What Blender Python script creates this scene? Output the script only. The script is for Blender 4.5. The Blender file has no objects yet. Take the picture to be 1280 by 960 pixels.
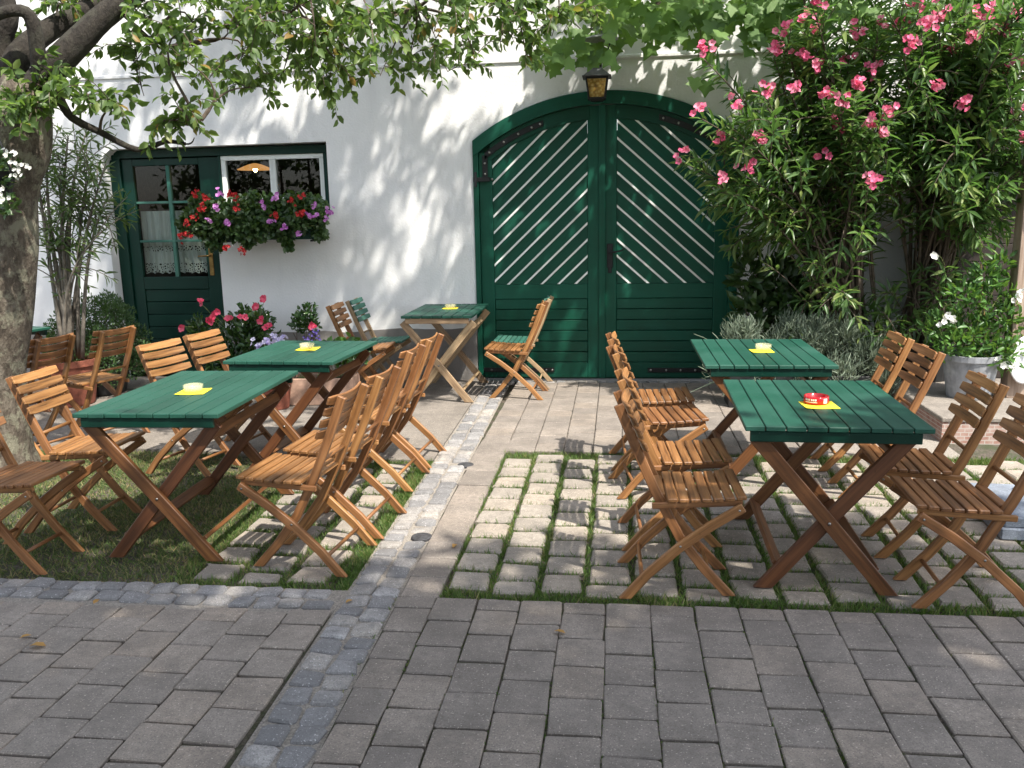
import bpy, bmesh, math, random
import numpy as np
from mathutils import Vector, Matrix
from mathutils.geometry import tessellate_polygon
random.seed(7); rng = np.random.default_rng(7)
R_ = math.radians
S = bpy.context.scene
COL = S.collection

# ------------------------------------------------------------------ camera maths (photo pixel -> point)
F = 1085.0; CH = 1.65
n = np.array([0.02, 1, 215.36/F]); n /= np.linalg.norm(n)
yv = np.array([132/F, -218/F, 1.0]); yv -= n*(n @ yv); yv /= np.linalg.norm(yv)
zv = -n; xv = np.cross(yv, zv)
CR = np.array([xv, yv, zv])
CAM = np.array([0, 0, CH])
def ray(px, py): return CR @ np.array([(px-640)/F, (py-480)/F, 1.0])
def at(px, py, Y):
    d = ray(px, py); return Vector(CAM + d*(Y/d[1]))
def gr(px, py, z=0.0):
    d = ray(px, py); return Vector(CAM + d*((z-CH)/d[2]))

# ------------------------------------------------------------------ materials
def lin(c):
    return tuple((v/255/12.92 if v/255 <= 0.04045 else ((v/255+0.055)/1.055)**2.4) for v in c)
MATS = {}
class NT:
    def __init__(s, name):
        m = bpy.data.materials.new(name); m.use_nodes = True; s.m = m; s.t = m.node_tree
        s.t.nodes.clear(); s.out = s.t.nodes.new('ShaderNodeOutputMaterial')
        s.b = s.t.nodes.new('ShaderNodeBsdfPrincipled'); s.l(s.b.outputs[0], s.out.inputs[0]); MATS[name] = m
    def n(s, typ, **kw):
        nd = s.t.nodes.new('ShaderNode'+typ)
        for k, v in kw.items():
            if k in nd.inputs.keys(): nd.inputs[k].default_value = v
            else: setattr(nd, k, v)
        return nd
    def l(s, a, b): s.t.links.new(a, b)
    def coord(s, kind='Object'): return s.n('TexCoord').outputs[kind]
    def noise(s, vec, scale, detail=4, rough=.55, dim=None):
        nd = s.n('TexNoise'); nd.inputs['Scale'].default_value = scale; nd.inputs['Detail'].default_value = detail
        nd.inputs['Roughness'].default_value = rough
        if vec is not None: s.l(vec, nd.inputs['Vector'])
        return nd.outputs['Fac']
    def ramp(s, fac, stops):
        r = s.n('ValToRGB'); e = r.color_ramp.elements
        while len(e) < len(stops): e.new(.5)
        for el, (p, c) in zip(e, stops):
            el.position = p; el.color = (c[0], c[1], c[2], 1) if not isinstance(c, (int, float)) else (c, c, c, 1)
        s.l(fac, r.inputs[0]); return r.outputs[0]
    def mix(s, fac, a, b, mode='MIX'):
        nd = s.n('Mix', data_type='RGBA', blend_type=mode)
        for sock, v in ((nd.inputs[0], fac), (nd.inputs[6], a), (nd.inputs[7], b)):
            if isinstance(v, bpy.types.NodeSocket): s.l(v, sock)
            else: sock.default_value = v if isinstance(v, (int, float)) else (v[0], v[1], v[2], 1)
        return nd.outputs[2]
    def bump(s, h, strength, dist=.01):
        nd = s.n('Bump'); nd.inputs['Strength'].default_value = strength; nd.inputs['Distance'].default_value = dist
        s.l(h, nd.inputs['Height']); s.l(nd.outputs[0], s.b.inputs['Normal'])
    def scale(s, vec, v):
        nd = s.n('Mapping'); nd.inputs['Scale'].default_value = v; s.l(vec, nd.inputs[0]); return nd.outputs[0]
    def rough(s, v): s.b.inputs['Roughness'].default_value = v
    def col(s, c):
        if isinstance(c, bpy.types.NodeSocket): s.l(c, s.b.inputs['Base Color'])
        else: s.b.inputs['Base Color'].default_value = (c[0], c[1], c[2], 1)

def wood(name, dark, mid, light, rough=.45, paint=False):
    k = NT(name); a = k.n('Attribute', attribute_name='grain').outputs['Vector']
    g = k.noise(k.scale(a, (3, 55, 30)), 1.0, 5, .6)
    g2 = k.noise(k.scale(a, (.8, 6, 6)), 1.0, 3, .5)
    c = k.ramp(g, [(.3, dark), (.5, mid), (.72, light)])
    c = k.mix(k.ramp(g2, [(.3, .35), (.7, 0.0)]), c, dark)
    oi = k.n('ObjectInfo').outputs['Random']
    isl = k.n('NewGeometry').outputs['Random Per Island']
    hs = k.n('HueSaturation'); k.l(c, hs.inputs['Color'])
    mr = k.n('MapRange'); mr.inputs['To Min'].default_value = .8; mr.inputs['To Max'].default_value = 1.16; k.l(isl, mr.inputs['Value'])
    mo = k.n('MapRange'); mo.inputs['To Min'].default_value = .84; mo.inputs['To Max'].default_value = 1.12; k.l(oi, mo.inputs['Value'])
    mu = k.n('Math', operation='MULTIPLY'); k.l(mr.outputs[0], mu.inputs[0]); k.l(mo.outputs[0], mu.inputs[1]); k.l(mu.outputs[0], hs.inputs['Value'])
    mr2 = k.n('MapRange'); mr2.inputs['To Min'].default_value = .496; mr2.inputs['To Max'].default_value = .506; k.l(oi, mr2.inputs['Value'])
    k.l(mr2.outputs[0], hs.inputs['Hue'])
    w = k.noise(k.coord(), 45, 3)
    c = k.mix(k.ramp(w, [(.66, 0.0), (.74, .35)]), hs.outputs[0], tuple(v*.45 for v in dark))
    k.col(c); k.rough(rough); k.bump(g, .25, .002); return k.m
wood('wood_orange', (.085, .036, .014), (.275, .122, .042), (.42, .21, .085), .48)
wood('wood_brown', (.055, .02, .008), (.13, .05, .018), (.2, .085, .032), .45)
wood('wood_pale', (.16, .10, .055), (.32, .22, .125), (.45, .33, .20), .6)
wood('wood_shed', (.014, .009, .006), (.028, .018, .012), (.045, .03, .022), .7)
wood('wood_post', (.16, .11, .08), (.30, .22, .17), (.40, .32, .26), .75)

def paint(name, base, wearc, rough=.38, wear=.5, uv='Object', wscale=1):
    k = NT(name); o = k.coord()
    a = k.n('Attribute', attribute_name='grain').outputs['Vector']
    g = k.noise(k.scale(a, (2.0, 45, 45)), 1.0, 4)
    big = k.noise(o, 3.5*wscale, 4)
    isl = k.n('NewGeometry').outputs['Random Per Island']
    c = k.mix(k.ramp(big, [(.35, 0.0), (.75, wear)]), base, wearc)
    c = k.mix(k.ramp(g, [(.45, 0.0), (.8, .3)]), c, tuple(v*.5 for v in base))
    hs = k.n('HueSaturation'); k.l(c, hs.inputs['Color'])
    mr = k.n('MapRange'); mr.inputs['To Min'].default_value = .86; mr.inputs['To Max'].default_value = 1.14; k.l(isl, mr.inputs['Value'])
    k.l(mr.outputs[0], hs.inputs['Value'])
    sp = k.noise(o, 130, 2)
    c = k.mix(k.ramp(sp, [(.72, 0.0), (.78, .25)]), hs.outputs[0], (.4, .45, .4))
    k.col(c); k.rough(rough); k.l(k.ramp(big, [(.3, rough-.08), (.7, rough+.18)]), k.b.inputs['Roughness'])
    k.b.inputs['Specular IOR Level'].default_value = .28; k.bump(g, .18, .002); return k.m
paint('green_table', (.013, .068, .046), (.027, .092, .068), .47, .7)
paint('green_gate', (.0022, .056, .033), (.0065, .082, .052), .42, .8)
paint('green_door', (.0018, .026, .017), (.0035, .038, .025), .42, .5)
paint('green_worn', (.03, .12, .09), (.10, .20, .16), .55, .7)
paint('white_paint', (.84, .86, .83), (.74, .77, .73), .45, .3)

def plain(name, c, rough=.5, metal=0., nscale=25, var=.3, bump=.0):
    k = NT(name); o = k.coord()
    nz = k.noise(o, nscale, 4)
    k.col(k.mix(k.ramp(nz, [(.35, 0.0), (.7, 1.0)]), tuple(v*(1-var) for v in c), tuple(min(1, v*(1+var)) for v in c)))
    k.rough(rough); k.b.inputs['Metallic'].default_value = metal
    if bump: k.bump(nz, bump, .004)
    return k.m
plain('iron', (.012, .013, .015), .45, .3)
plain('steel', (.32, .31, .29), .4, 1.0)
plain('brass', (.30, .19, .07), .38, .9)
plain('napkin', (.85, .68, .035), .75, var=.06)
plain('terracotta', (.24, .075, .045), .8, var=.25, bump=.2)
plain('black_plastic', (.012, .013, .014), .5)
plain('grey_pot', (.26, .27, .29), .8, var=.3, nscale=12, bump=.2)
plain('soil', (.035, .022, .014), .95, nscale=60, var=.5, bump=.6)
plain('lead_roof', (.10, .105, .12), .55, .2, var=.25)
plain('enamel_grey', (.22, .24, .22), .4, var=.25)
plain('lace', (.62, .63, .60), .9, var=.1)
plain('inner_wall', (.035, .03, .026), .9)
plain('sand_stone', (.42, .27, .20), .85, var=.25, nscale=18, bump=.3)
plain('white_enamel', (.75, .75, .77), .35, var=.06)
plain('bamboo', (.34, .22, .10), .6)
k_ = plain('lamp_shade', (.42, .22, .09), .6); b_ = k_.node_tree.nodes['Principled BSDF']; b_.inputs['Emission Color'].default_value = (1, .45, .14, 1); b_.inputs['Emission Strength'].default_value = .28
plain('cap_dark', (.05, .05, .055), .65, nscale=60, var=.5, bump=.4)
plain('ink_white', (.85, .80, .78), .5, var=.05)

def glass(name, c, rough=.03, trans=1.0):
    k = NT(name); k.col(c); k.rough(rough); k.b.inputs['Transmission Weight'].default_value = trans; k.b.inputs['IOR'].default_value = 1.45; return k
def thin_glass(name, tint, base, rough):
    k = NT(name); tr = k.n('BsdfTransparent'); tr.inputs[0].default_value = (*tint, 1); gl = k.n('BsdfGlossy'); gl.inputs['Roughness'].default_value = rough
    lw = k.n('LayerWeight'); lw.inputs['Blend'].default_value = .25; mx = k.n('MapRange'); mx.inputs['To Min'].default_value = base; mx.inputs['To Max'].default_value = .8
    k.l(lw.outputs['Fresnel'], mx.inputs['Value']); ms = k.n('MixShader'); k.l(mx.outputs[0], ms.inputs[0]); k.l(tr.outputs[0], ms.inputs[1]); k.l(gl.outputs[0], ms.inputs[2]); k.l(ms.outputs[0], k.out.inputs[0])
thin_glass('window_glass', (.72, .78, .75), .016, .01)
k = NT('ash_glass'); k.col((.80, .78, .55)); k.rough(.12); k.b.inputs['Alpha'].default_value = .26
k = NT('amber_glass'); o = k.coord(); v = k.n('TexVoronoi'); v.inputs['Scale'].default_value = 34; k.l(o, v.inputs['Vector'])
k.col(k.ramp(v.outputs['Distance'], [(0, (.95, .72, .28)), (.5, (.62, .37, .09)), (1, (.22, .11, .02))])); k.rough(.25)
k.b.inputs['Transmission Weight'].default_value = .45; k.bump(v.outputs['Distance'], .5, .01)
k = NT('red_plastic'); k.col((.55, .012, .018)); k.rough(.15); k.b.inputs['Transmission Weight'].default_value = .15
k = NT('bulb_glow'); k.b.inputs['Emission Color'].default_value = (1, .62, .25, 1); k.b.inputs['Emission Strength'].default_value = 45

def plaster(name, c, stain):
    k = NT(name); o = k.coord()
    big = k.noise(o, .9, 6, .6); st = k.noise(k.scale(o, (3, 3, .5)), 1.2, 5)
    c1 = k.mix(k.ramp(big, [(.42, 0.0), (.75, .5)]), c, stain)
    c1 = k.mix(k.ramp(st, [(.52, 0.0), (.75, .55)]), c1, stain)
    sp = k.noise(o, 55, 1); c1 = k.mix(k.ramp(sp, [(.70, 0.0), (.75, .12)]), c1, tuple(v*.6 for v in stain))
    k.col(c1); k.rough(.85)
    h = k.noise(o, 48, 3, .6); h2 = k.noise(o, 7, 3)
    ad = k.n('Math', operation='MULTIPLY_ADD'); k.l(h2, ad.inputs[0]); ad.inputs[1].default_value = 1.2; k.l(h, ad.inputs[2])
    k.bump(ad.outputs[0], .36, .010); return k.m
plaster('wall_white', (.80, .80, .80), (.60, .60, .61))
plaster('plinth_grey', (.25, .235, .22), (.12, .11, .10))

def stone(name, c, var, speck, bumps=.35, warm=(1, 1, 1)):
    k = NT(name); o = k.coord(); isl = k.n('NewGeometry').outputs['Random Per Island']
    tone = k.ramp(isl, [(0, tuple(v*(1-var) for v in c)), (.5, c), (.85, tuple(v*(1+var)*w for v, w in zip(c, warm))), (1, tuple(v*(1+var*1.4) for v in c))])
    blot = k.noise(o, 5, 5, .6); t = k.mix(k.ramp(blot, [(.36, .6), (.60, 0.0)]), tone, tuple(v*.52 for v in c)); du = k.noise(o, 2.1, 5, .65); t = k.mix(k.ramp(du, [(.5, 0.0), (.7, .4)]), t, tuple(min(1, v*1.45) for v in c))
    f0 = k.noise(o, 28, 5, .7); t = k.mix(k.ramp(f0, [(.36, .45), (.55, 0.0)]), t, tuple(v*.55 for v in c))
    f1 = k.noise(o, 170, 3, .7); t = k.mix(k.ramp(f1, [(.32, .7), (.52, 0.0)]), t, tuple(v*.38 for v in c))
    f2 = k.noise(o, 120, 2); t = k.mix(k.ramp(f2, [(.64, 0.0), (.70, speck)]), t, tuple(min(1, v*2.4) for v in c))
    k.col(t); k.rough(.85); k.bump(k.noise(o, 240, 3, .7), bumps, .003); return k.m
stone('paver', (.262, .228, .198), .11, .6, warm=(1.04, 1.0, .95))
stone('paver_left', (.31, .268, .23), .10, .55, warm=(1.06, 1.0, .93))
stone('paver_grid', (.35, .31, .265), .10, .5, warm=(1.06, 1.0, .93))
stone('granite', (.285, .278, .278), .36, .6, .8, warm=(1.10, 1.02, .90))
stone('granite_slab', (.22, .25, .30), .12, .5, .3)
stone('concrete', (.25, .22, .19), .1, .7, .6)
k = NT('ground_dirt'); o = k.coord(); a = k.noise(o, 9, 5); b = k.noise(o, 90, 3)
t = k.ramp(b, [(.3, (.035, .028, .02)), (.6, (.11, .09, .07)), (.8, (.2, .17, .14))])
t = k.mix(k.ramp(a, [(.4, 0.0), (.62, .75)]), t, (.03, .045, .012)); k.col(t); k.rough(.95); k.bump(b, .6, .008)
k = NT('mortar'); o = k.coord(); b = k.noise(o, 120, 3); k.col(k.ramp(b, [(.3, (.16, .14, .12)), (.7, (.36, .325, .28))])); k.rough(.95); k.bump(b, .5, .006)
k = NT('brick_face'); o = k.coord(); br = k.n('TexBrick'); br.inputs['Scale'].default_value = 9; br.inputs['Mortar Size'].default_value = .03
mp = k.n('Mapping'); mp.inputs['Rotation'].default_value = (R_(90), 0, 0); k.l(o, mp.inputs[0]); k.l(mp.outputs[0], br.inputs['Vector'])
br.inputs['Color1'].default_value = (.27, .13, .10, 1); br.inputs['Color2'].default_value = (.34, .2, .16, 1); br.inputs['Mortar'].default_value = (.42, .38, .34, 1)
k.col(k.mix(k.ramp(k.noise(o, 20, 4), [(.4, 0.0), (.7, .6)]), br.outputs['Color'], (.45, .38, .34))); k.rough(.9)
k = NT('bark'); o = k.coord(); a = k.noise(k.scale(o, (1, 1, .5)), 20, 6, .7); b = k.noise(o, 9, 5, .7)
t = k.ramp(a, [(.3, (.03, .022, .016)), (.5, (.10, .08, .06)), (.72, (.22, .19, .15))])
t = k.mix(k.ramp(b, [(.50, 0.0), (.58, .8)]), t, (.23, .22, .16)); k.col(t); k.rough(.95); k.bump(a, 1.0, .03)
k = NT('bark_shaded'); o = k.coord(); a = k.noise(k.scale(o, (1, 1, .5)), 20, 6, .7); b = k.noise(o, 9, 5, .7)  # dark upper bark, darkened further so the boughs' shade is in the colour
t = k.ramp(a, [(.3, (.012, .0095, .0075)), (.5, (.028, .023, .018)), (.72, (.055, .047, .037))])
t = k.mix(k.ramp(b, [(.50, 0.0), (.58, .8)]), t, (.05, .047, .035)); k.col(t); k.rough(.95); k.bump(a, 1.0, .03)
plain('stem', (.10, .075, .055), .85, nscale=30, var=.4, bump=.3)
plain('stem_grey', (.16, .14, .115), .85, nscale=18, var=.35, bump=.3)
plain('stem_green', (.16, .20, .06), .7)

def leafm(name, stops, trans=.35, rough=.45, sub=(.25, .42, .03)):
    k = NT(name); isl = k.n('NewGeometry').outputs['Random Per Island']
    o = k.coord(); nz = k.noise(o, 2.2, 3)
    m = k.n('Math', operation='MULTIPLY_ADD'); k.l(nz, m.inputs[0]); m.inputs[1].default_value = .5; 
    m2 = k.n('Math', operation='MULTIPLY'); k.l(isl, m2.inputs[0]); m2.inputs[1].default_value = .75; k.l(m2.outputs[0], m.inputs[2])
    c = k.ramp(m.outputs[0], stops); k.col(c); k.rough(rough)
    tr = k.n('BsdfTranslucent'); k.l(k.mix(.45, c, sub), tr.inputs[0])
    ms = k.n('MixShader'); ms.inputs[0].default_value = trans
    k.l(k.b.outputs[0], ms.inputs[1]); k.l(tr.outputs[0], ms.inputs[2]); k.l(ms.outputs[0], k.out.inputs[0]); return k.m
leafm('leaf_apple', [(.2, (.04, .075, .024)), (.5, (.085, .145, .045)), (.85, (.135, .215, .07)), (.985, (.21, .27, .07)), (.998, (.30, .18, .05))], .5)
leafm('leaf_shade', [(.2, (.02, .05, .012)), (.8, (.06, .12, .025))], .3)
leafm('leaf_oleander', [(.2, (.038, .085, .03)), (.5, (.075, .15, .045)), (.8, (.125, .215, .065)), (.97, (.23, .29, .09))], .42, .36, (.18, .40, .04))
leafm('leaf_oleander_pale', [(.2, (.03, .06, .02)), (.6, (.06, .11, .035)), (.95, (.12, .17, .06))], .3, .4)
leafm('leaf_vine', [(.2, (.06, .13, .035)), (.55, (.12, .23, .06)), (.9, (.20, .34, .09))], .55, .5)
leafm('leaf_box', [(.2, (.018, .05, .016)), (.6, (.045, .10, .03)), (.95, (.08, .15, .045))], .2)
leafm('leaf_dark', [(.2, (.016, .04, .014)), (.6, (.036, .08, .026)), (.95, (.07, .125, .04))], .25, .4)
leafm('leaf_glossy', [(.2, (.012, .034, .012)), (.6, (.025, .065, .018)), (.95, (.06, .12, .03))], .15, .22)
leafm('leaf_grey', [(.2, (.10, .14, .10)), (.6, (.17, .22, .155)), (.95, (.26, .31, .23))], .2, .7, (.3, .4, .2))
leafm('leaf_jasmine', [(.2, (.03, .08, .02)), (.6, (.065, .16, .035)), (.95, (.12, .26, .05))], .35, .4)
leafm('grass_blade', [(.15, (.035, .08, .016)), (.5, (.075, .155, .03)), (.8, (.13, .21, .05)), (.97, (.28, .26, .11))], .35, .6)
leafm('grass_lawn', [(.15, (.04, .075, .018)), (.45, (.08, .15, .034)), (.68, (.15, .19, .06)), (.95, (.33, .26, .13))], .3, .7, (.2, .25, .06))
leafm('petal_pink', [(.2, (.66, .07, .19)), (.6, (.80, .15, .30)), (.95, (.86, .34, .45))], .35, .6, (.9, .2, .3))
leafm('petal_hot', [(.2, (.60, .02, .08)), (.6, (.75, .05, .14)), (.95, (.8, .16, .24))], .3, .5, (.9, .1, .2))
leafm('petal_red', [(.2, (.30, .006, .01)), (.6, (.48, .012, .016)), (.95, (.6, .03, .03))], .25, .6, (.7, .05, .05))
leafm('petal_violet', [(.2, (.42, .09, .42)), (.6, (.58, .17, .58)), (.95, (.7, .36, .7))], .3, .6, (.7, .3, .7))
leafm('petal_lilac', [(.2, (.42, .36, .68)), (.6, (.6, .55, .8)), (.95, (.8, .78, .88))], .3, .6, (.7, .65, .8))
leafm('petal_blue', [(.2, (.05, .03, .20)), (.6, (.09, .06, .30)), (.95, (.2, .15, .45))], .25, .6, (.2, .15, .5))
leafm('petal_white', [(.2, (.7, .7, .62)), (.95, (.85, .85, .82))], .3, .6, (.8, .8, .7))
leafm('dry_leaf', [(.2, (.35, .17, .04)), (.95, (.5, .30, .09))], .25, .6, (.5, .3, .1))
# lace: open pattern by real transparency
k = NT('curtain_lace'); o = k.coord(); k.col((.66, .68, .66)); k.rough(.9)
sx = k.n('SeparateXYZ'); k.l(o, sx.inputs[0])
def wavez(scale_x, off):
    m1 = k.n('Math', operation='MULTIPLY'); k.l(sx.outputs[0], m1.inputs[0]); m1.inputs[1].default_value = scale_x
    m2 = k.n('Math', operation='SINE'); k.l(m1.outputs[0], m2.inputs[0]); return m2.outputs[0]
v = k.n('TexVoronoi', feature='DISTANCE_TO_EDGE'); v.inputs['Scale'].default_value = 38; k.l(o, v.inputs['Vector'])
hole = k.ramp(v.outputs['Distance'], [(.17, 0.0), (.22, 1.0)])
def band(z0, z1):
    a1 = k.n('Math', operation='GREATER_THAN'); k.l(sx.outputs[2], a1.inputs[0]); a1.inputs[1].default_value = z0
    a2 = k.n('Math', operation='LESS_THAN'); k.l(sx.outputs[2], a2.inputs[0]); a2.inputs[1].default_value = z1
    a3 = k.n('Math', operation='MULTIPLY'); k.l(a1.outputs[0], a3.inputs[0]); k.l(a2.outputs[0], a3.inputs[1]); return a3.outputs[0]
bb = k.n('Math', operation='MAXIMUM'); k.l(band(1.075, 1.19), bb.inputs[0]); k.l(band(1.31, 1.37), bb.inputs[1])
mm = k.n('Math', operation='MULTIPLY'); k.l(bb.outputs[0], mm.inputs[0]); k.l(hole, mm.inputs[1])
tr = k.n('BsdfTransparent'); ms = k.n('MixShader'); k.l(mm.outputs[0], ms.inputs[0]); k.l(k.b.outputs[0], ms.inputs[1]); k.l(tr.outputs[0], ms.inputs[2]); k.l(ms.outputs[0], k.out.inputs[0])

# ------------------------------------------------------------------ mesh builder
class MB:
    def __init__(s): s.v = []; s.f = []; s.g = []
    def add(s, vs, fs, gs=None):
        o = len(s.v); s.v += [tuple(v) for v in vs]; s.f += [tuple(i+o for i in f) for f in fs]
        s.g += [tuple(x) for x in (gs if gs is not None else [(0, 0, 0)]*len(vs))]
    def obox(s, c, ax, ay, az, lx, ly, lz, grain=0):
        """oriented box, centre c, unit axes, full sizes; grain = index of the axis the grain runs along"""
        ro = [random.uniform(0, 50) for _ in range(3)]
        vs, gs = [], []
        for i in (-1, 1):
            for j in (-1, 1):
                for q in (-1, 1):
                    vs.append(c + ax*(i*lx/2) + ay*(j*ly/2) + az*(q*lz/2))
                    t = [i*lx/2, j*ly/2, q*lz/2]; t = [t[grain]] + [t[m] for m in range(3) if m != grain]
                    gs.append((t[0]+ro[0], t[1]+ro[1], t[2]+ro[2]))
        s.add(vs, [(0, 1, 3, 2), (4, 6, 7, 5), (0, 4, 5, 1), (2, 3, 7, 6), (0, 2, 6, 4), (1, 5, 7, 3)], gs)
    def box(s, x0, x1, y0, y1, z0, z1, grain=0):
        s.obox(Vector(((x0+x1)/2, (y0+y1)/2, (z0+z1)/2)), Vector((1, 0, 0)), Vector((0, 1, 0)), Vector((0, 0, 1)), x1-x0, y1-y0, z1-z0, grain)
    def beam(s, a, b, w, t, up=(0, 1, 0)):
        """box from a to b; t = size along 'up', w = size across"""
        a = Vector(a); b = Vector(b); d = (b-a); L = d.length; d.normalize(); u = Vector(up); u = (u - d*u.dot(d)).normalized(); q = d.cross(u)
        s.obox((a+b)/2, d, q, u, L, w, t, 0)
    def ribbon(s, pts, w, y0, y1, flat=None):
        """bent board: centreline pts in (x,z), width w in plane, from y0 to y1. flat=True ends cut level with the ground"""
        P = [Vector((p[0], p[1])) for p in pts]; ro = [random.uniform(0, 50) for _ in range(3)]
        vs, gs, fs = [], [], []; acc = 0
        for i, p in enumerate(P):
            d = (P[min(i+1, len(P)-1)] - P[max(i-1, 0)]).normalized(); nn = Vector((-d.y, d.x))
            if i: acc += (P[i]-P[i-1]).length
            hw = w/2
            A = p + nn*hw; B = p - nn*hw
            if flat and i == len(P)-1:
                A = A + d*((p.y - A.y)/d.y); B = B + d*((p.y - B.y)/d.y)
            for q, y in ((A, y0), (A, y1), (B, y1), (B, y0)):
                vs.append((q.x, y, q.y))
            gs += [(acc+ro[0], ro[1]+hw, ro[2]), (acc+ro[0], ro[1]+hw, ro[2]+y1-y0), (acc+ro[0], ro[1]-hw, ro[2]+y1-y0), (acc+ro[0], ro[1]-hw, ro[2])]
        for i in range(len(P)-1):
            a = i*4; b = a+4
            for j in range(4): fs.append((a+j, a+(j+1) % 4, b+(j+1) % 4, b+j))
        fs.append((3, 2, 1, 0)); e = (len(P)-1)*4; fs.append((e, e+1, e+2, e+3))
        s.add(vs, fs, gs)
    def tube(s, pts, rad, seg=8, caps=True):
        P = [Vector(p) for p in pts]; nP = len(P)
        rr = rad if isinstance(rad, (list, tuple)) else [rad]*nP
        vs, fs, gs = [], [], []; prev = None; acc = 0
        for i, p in enumerate(P):
            d = (P[min(i+1, nP-1)] - P[max(i-1, 0)]);
            d = d.normalized() if d.length > 1e-9 else Vector((0, 0, 1))
            if prev is None: u = d.orthogonal().normalized()
            else: u = (prev - d*prev.dot(d)); u = u.normalized() if u.length > 1e-6 else d.orthogonal().normalized()
            prev = u; q = d.cross(u)
            if i: acc += (P[i]-P[i-1]).length
            for j in range(seg):
                a = 2*math.pi*j/seg; vs.append(p + (u*math.cos(a)+q*math.sin(a))*rr[i]); gs.append((acc, a*.02, 0))
        for i in range(nP-1):
            for j in range(seg):
                a = i*seg+j; b = i*seg+(j+1) % seg; fs.append((a, b, b+seg, a+seg))
        if caps:
            fs.append(tuple(reversed(range(seg)))); fs.append(tuple((nP-1)*seg+j for j in range(seg)))
        s.add(vs, fs, gs)
    def lathe(s, prof, c=(0, 0, 0), seg=24, axis='z'):
        vs, fs = [], []
        for r, z in prof:
            for j in range(seg):
                a = 2*math.pi*j/seg
                if axis == 'z': vs.append((c[0]+r*math.cos(a), c[1]+r*math.sin(a), c[2]+z))
                else: vs.append((c[0]+r*math.cos(a), c[1]+z, c[2]+r*math.sin(a)))
        for i in range(len(prof)-1):
            for j in range(seg):
                a = i*seg+j; b = i*seg+(j+1) % seg; fs.append((a, b, b+seg, a+seg))
        s.add(vs, fs)
        s.f.append(tuple(len(s.v)-len(vs)+j for j in reversed(range(seg))))
        s.f.append(tuple(len(s.v)-seg+j for j in range(seg)))
    def build(s, name, mat, parent=None, bevel=0, smooth=False):
        me = bpy.data.meshes.new(name); me.from_pydata(s.v, [], s.f)
        at_ = me.attributes.new('grain', 'FLOAT_VECTOR', 'POINT'); at_.data.foreach_set('vector', np.array(s.g, np.float32).ravel())
        bm = bmesh.new(); bm.from_mesh(me); bmesh.ops.recalc_face_normals(bm, faces=bm.faces)
        if bevel: bmesh.ops.bevel(bm, geom=bm.edges[:], offset=bevel, segments=1, affect='EDGES', clamp_overlap=True)
        bm.to_mesh(me); bm.free()
        if smooth: me.polygons.foreach_set('use_smooth', [True]*len(me.polygons))
        me.materials.append(MATS[mat]); ob = bpy.data.objects.new(name, me); COL.objects.link(ob)
        if parent is not None: ob.parent = parent
        return ob

def tag(o, label=None, cat=None, group=None, kind=None):
    if label: o['label'] = label
    if cat: o['category'] = cat
    if group: o['group'] = group
    if kind: o['kind'] = kind
    return o
def empty(name, loc=(0, 0, 0), rz=0, label=None, cat=None, group=None):
    o = bpy.data.objects.new(name, None); COL.objects.link(o); o.location = loc; o.rotation_euler = (0, 0, rz); o.empty_display_size = .1
    return tag(o, label, cat, group)
def copy_tree(o, parent=None):
    c = o.copy(); COL.objects.link(c)
    if parent is not None: c.parent = parent
    for ch in list(o.children): copy_tree(ch, c)
    return c

# ------------------------------------------------------------------ leaf / blade meshes from templates (numpy)
OVAL = (np.array([(0, 0, 0), (.3, .42, .10), (.68, .36, .08), (1, 0, -.12), (.68, -.36, .08), (.3, -.42, .10), (.35, 0, 0), (.7, 0, -.03)], float),
        [(0, 6, 1), (6, 7, 2), (6, 2, 1), (7, 3, 2), (0, 5, 6), (5, 4, 7), (5, 7, 6), (4, 3, 7)])
LANCE = (np.array([(0, 0, 0), (.4, .5, .06), (.4, -.5, .06), (1, 0, -.14), (.42, 0, 0), (.75, .3, -.02), (.75, -.3, -.02)], float),
         [(0, 4, 1), (4, 5, 1), (4, 3, 5), (0, 2, 4), (2, 6, 4), (6, 3, 4)])
DIAM = (np.array([(0, 0, 0), (.5, .5, .05), (1, 0, 0), (.5, -.5, .05)], float), [(0, 2, 1), (0, 3, 2)])
PETAL = (np.array([(0, 0, 0), (.6, .5, .12), (1, .25, .05), (1, -.25, .05), (.6, -.5, .12)], float), [(0, 2, 1), (0, 3, 2), (0, 4, 3)])
BLADE = (np.array([(0, .5, 0), (0, -.5, 0), (.55, .4, .06), (.55, -.4, .06), (1, 0, .22)], float), [(0, 1, 3), (0, 3, 2), (2, 3, 4)])
def vine_tmpl():
    P = [(0, 0, 0), (-.12, .2, .03), (-.05, .5, .0), (.25, .38, .05), (.42, .62, -.03), (.6, .3, .04), (1, 0, -.10)]
    P += [(p[0], -p[1], p[2]) for p in reversed(P[1:6])]; P.append((.3, 0, .02)); c = len(P)-1
    return np.array(P, float), [(i, (i+1) % c, c) for i in range(c)]
VINE = vine_tmpl()
def unit(a): return a/np.maximum(np.linalg.norm(a, axis=-1, keepdims=True), 1e-9)
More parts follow.
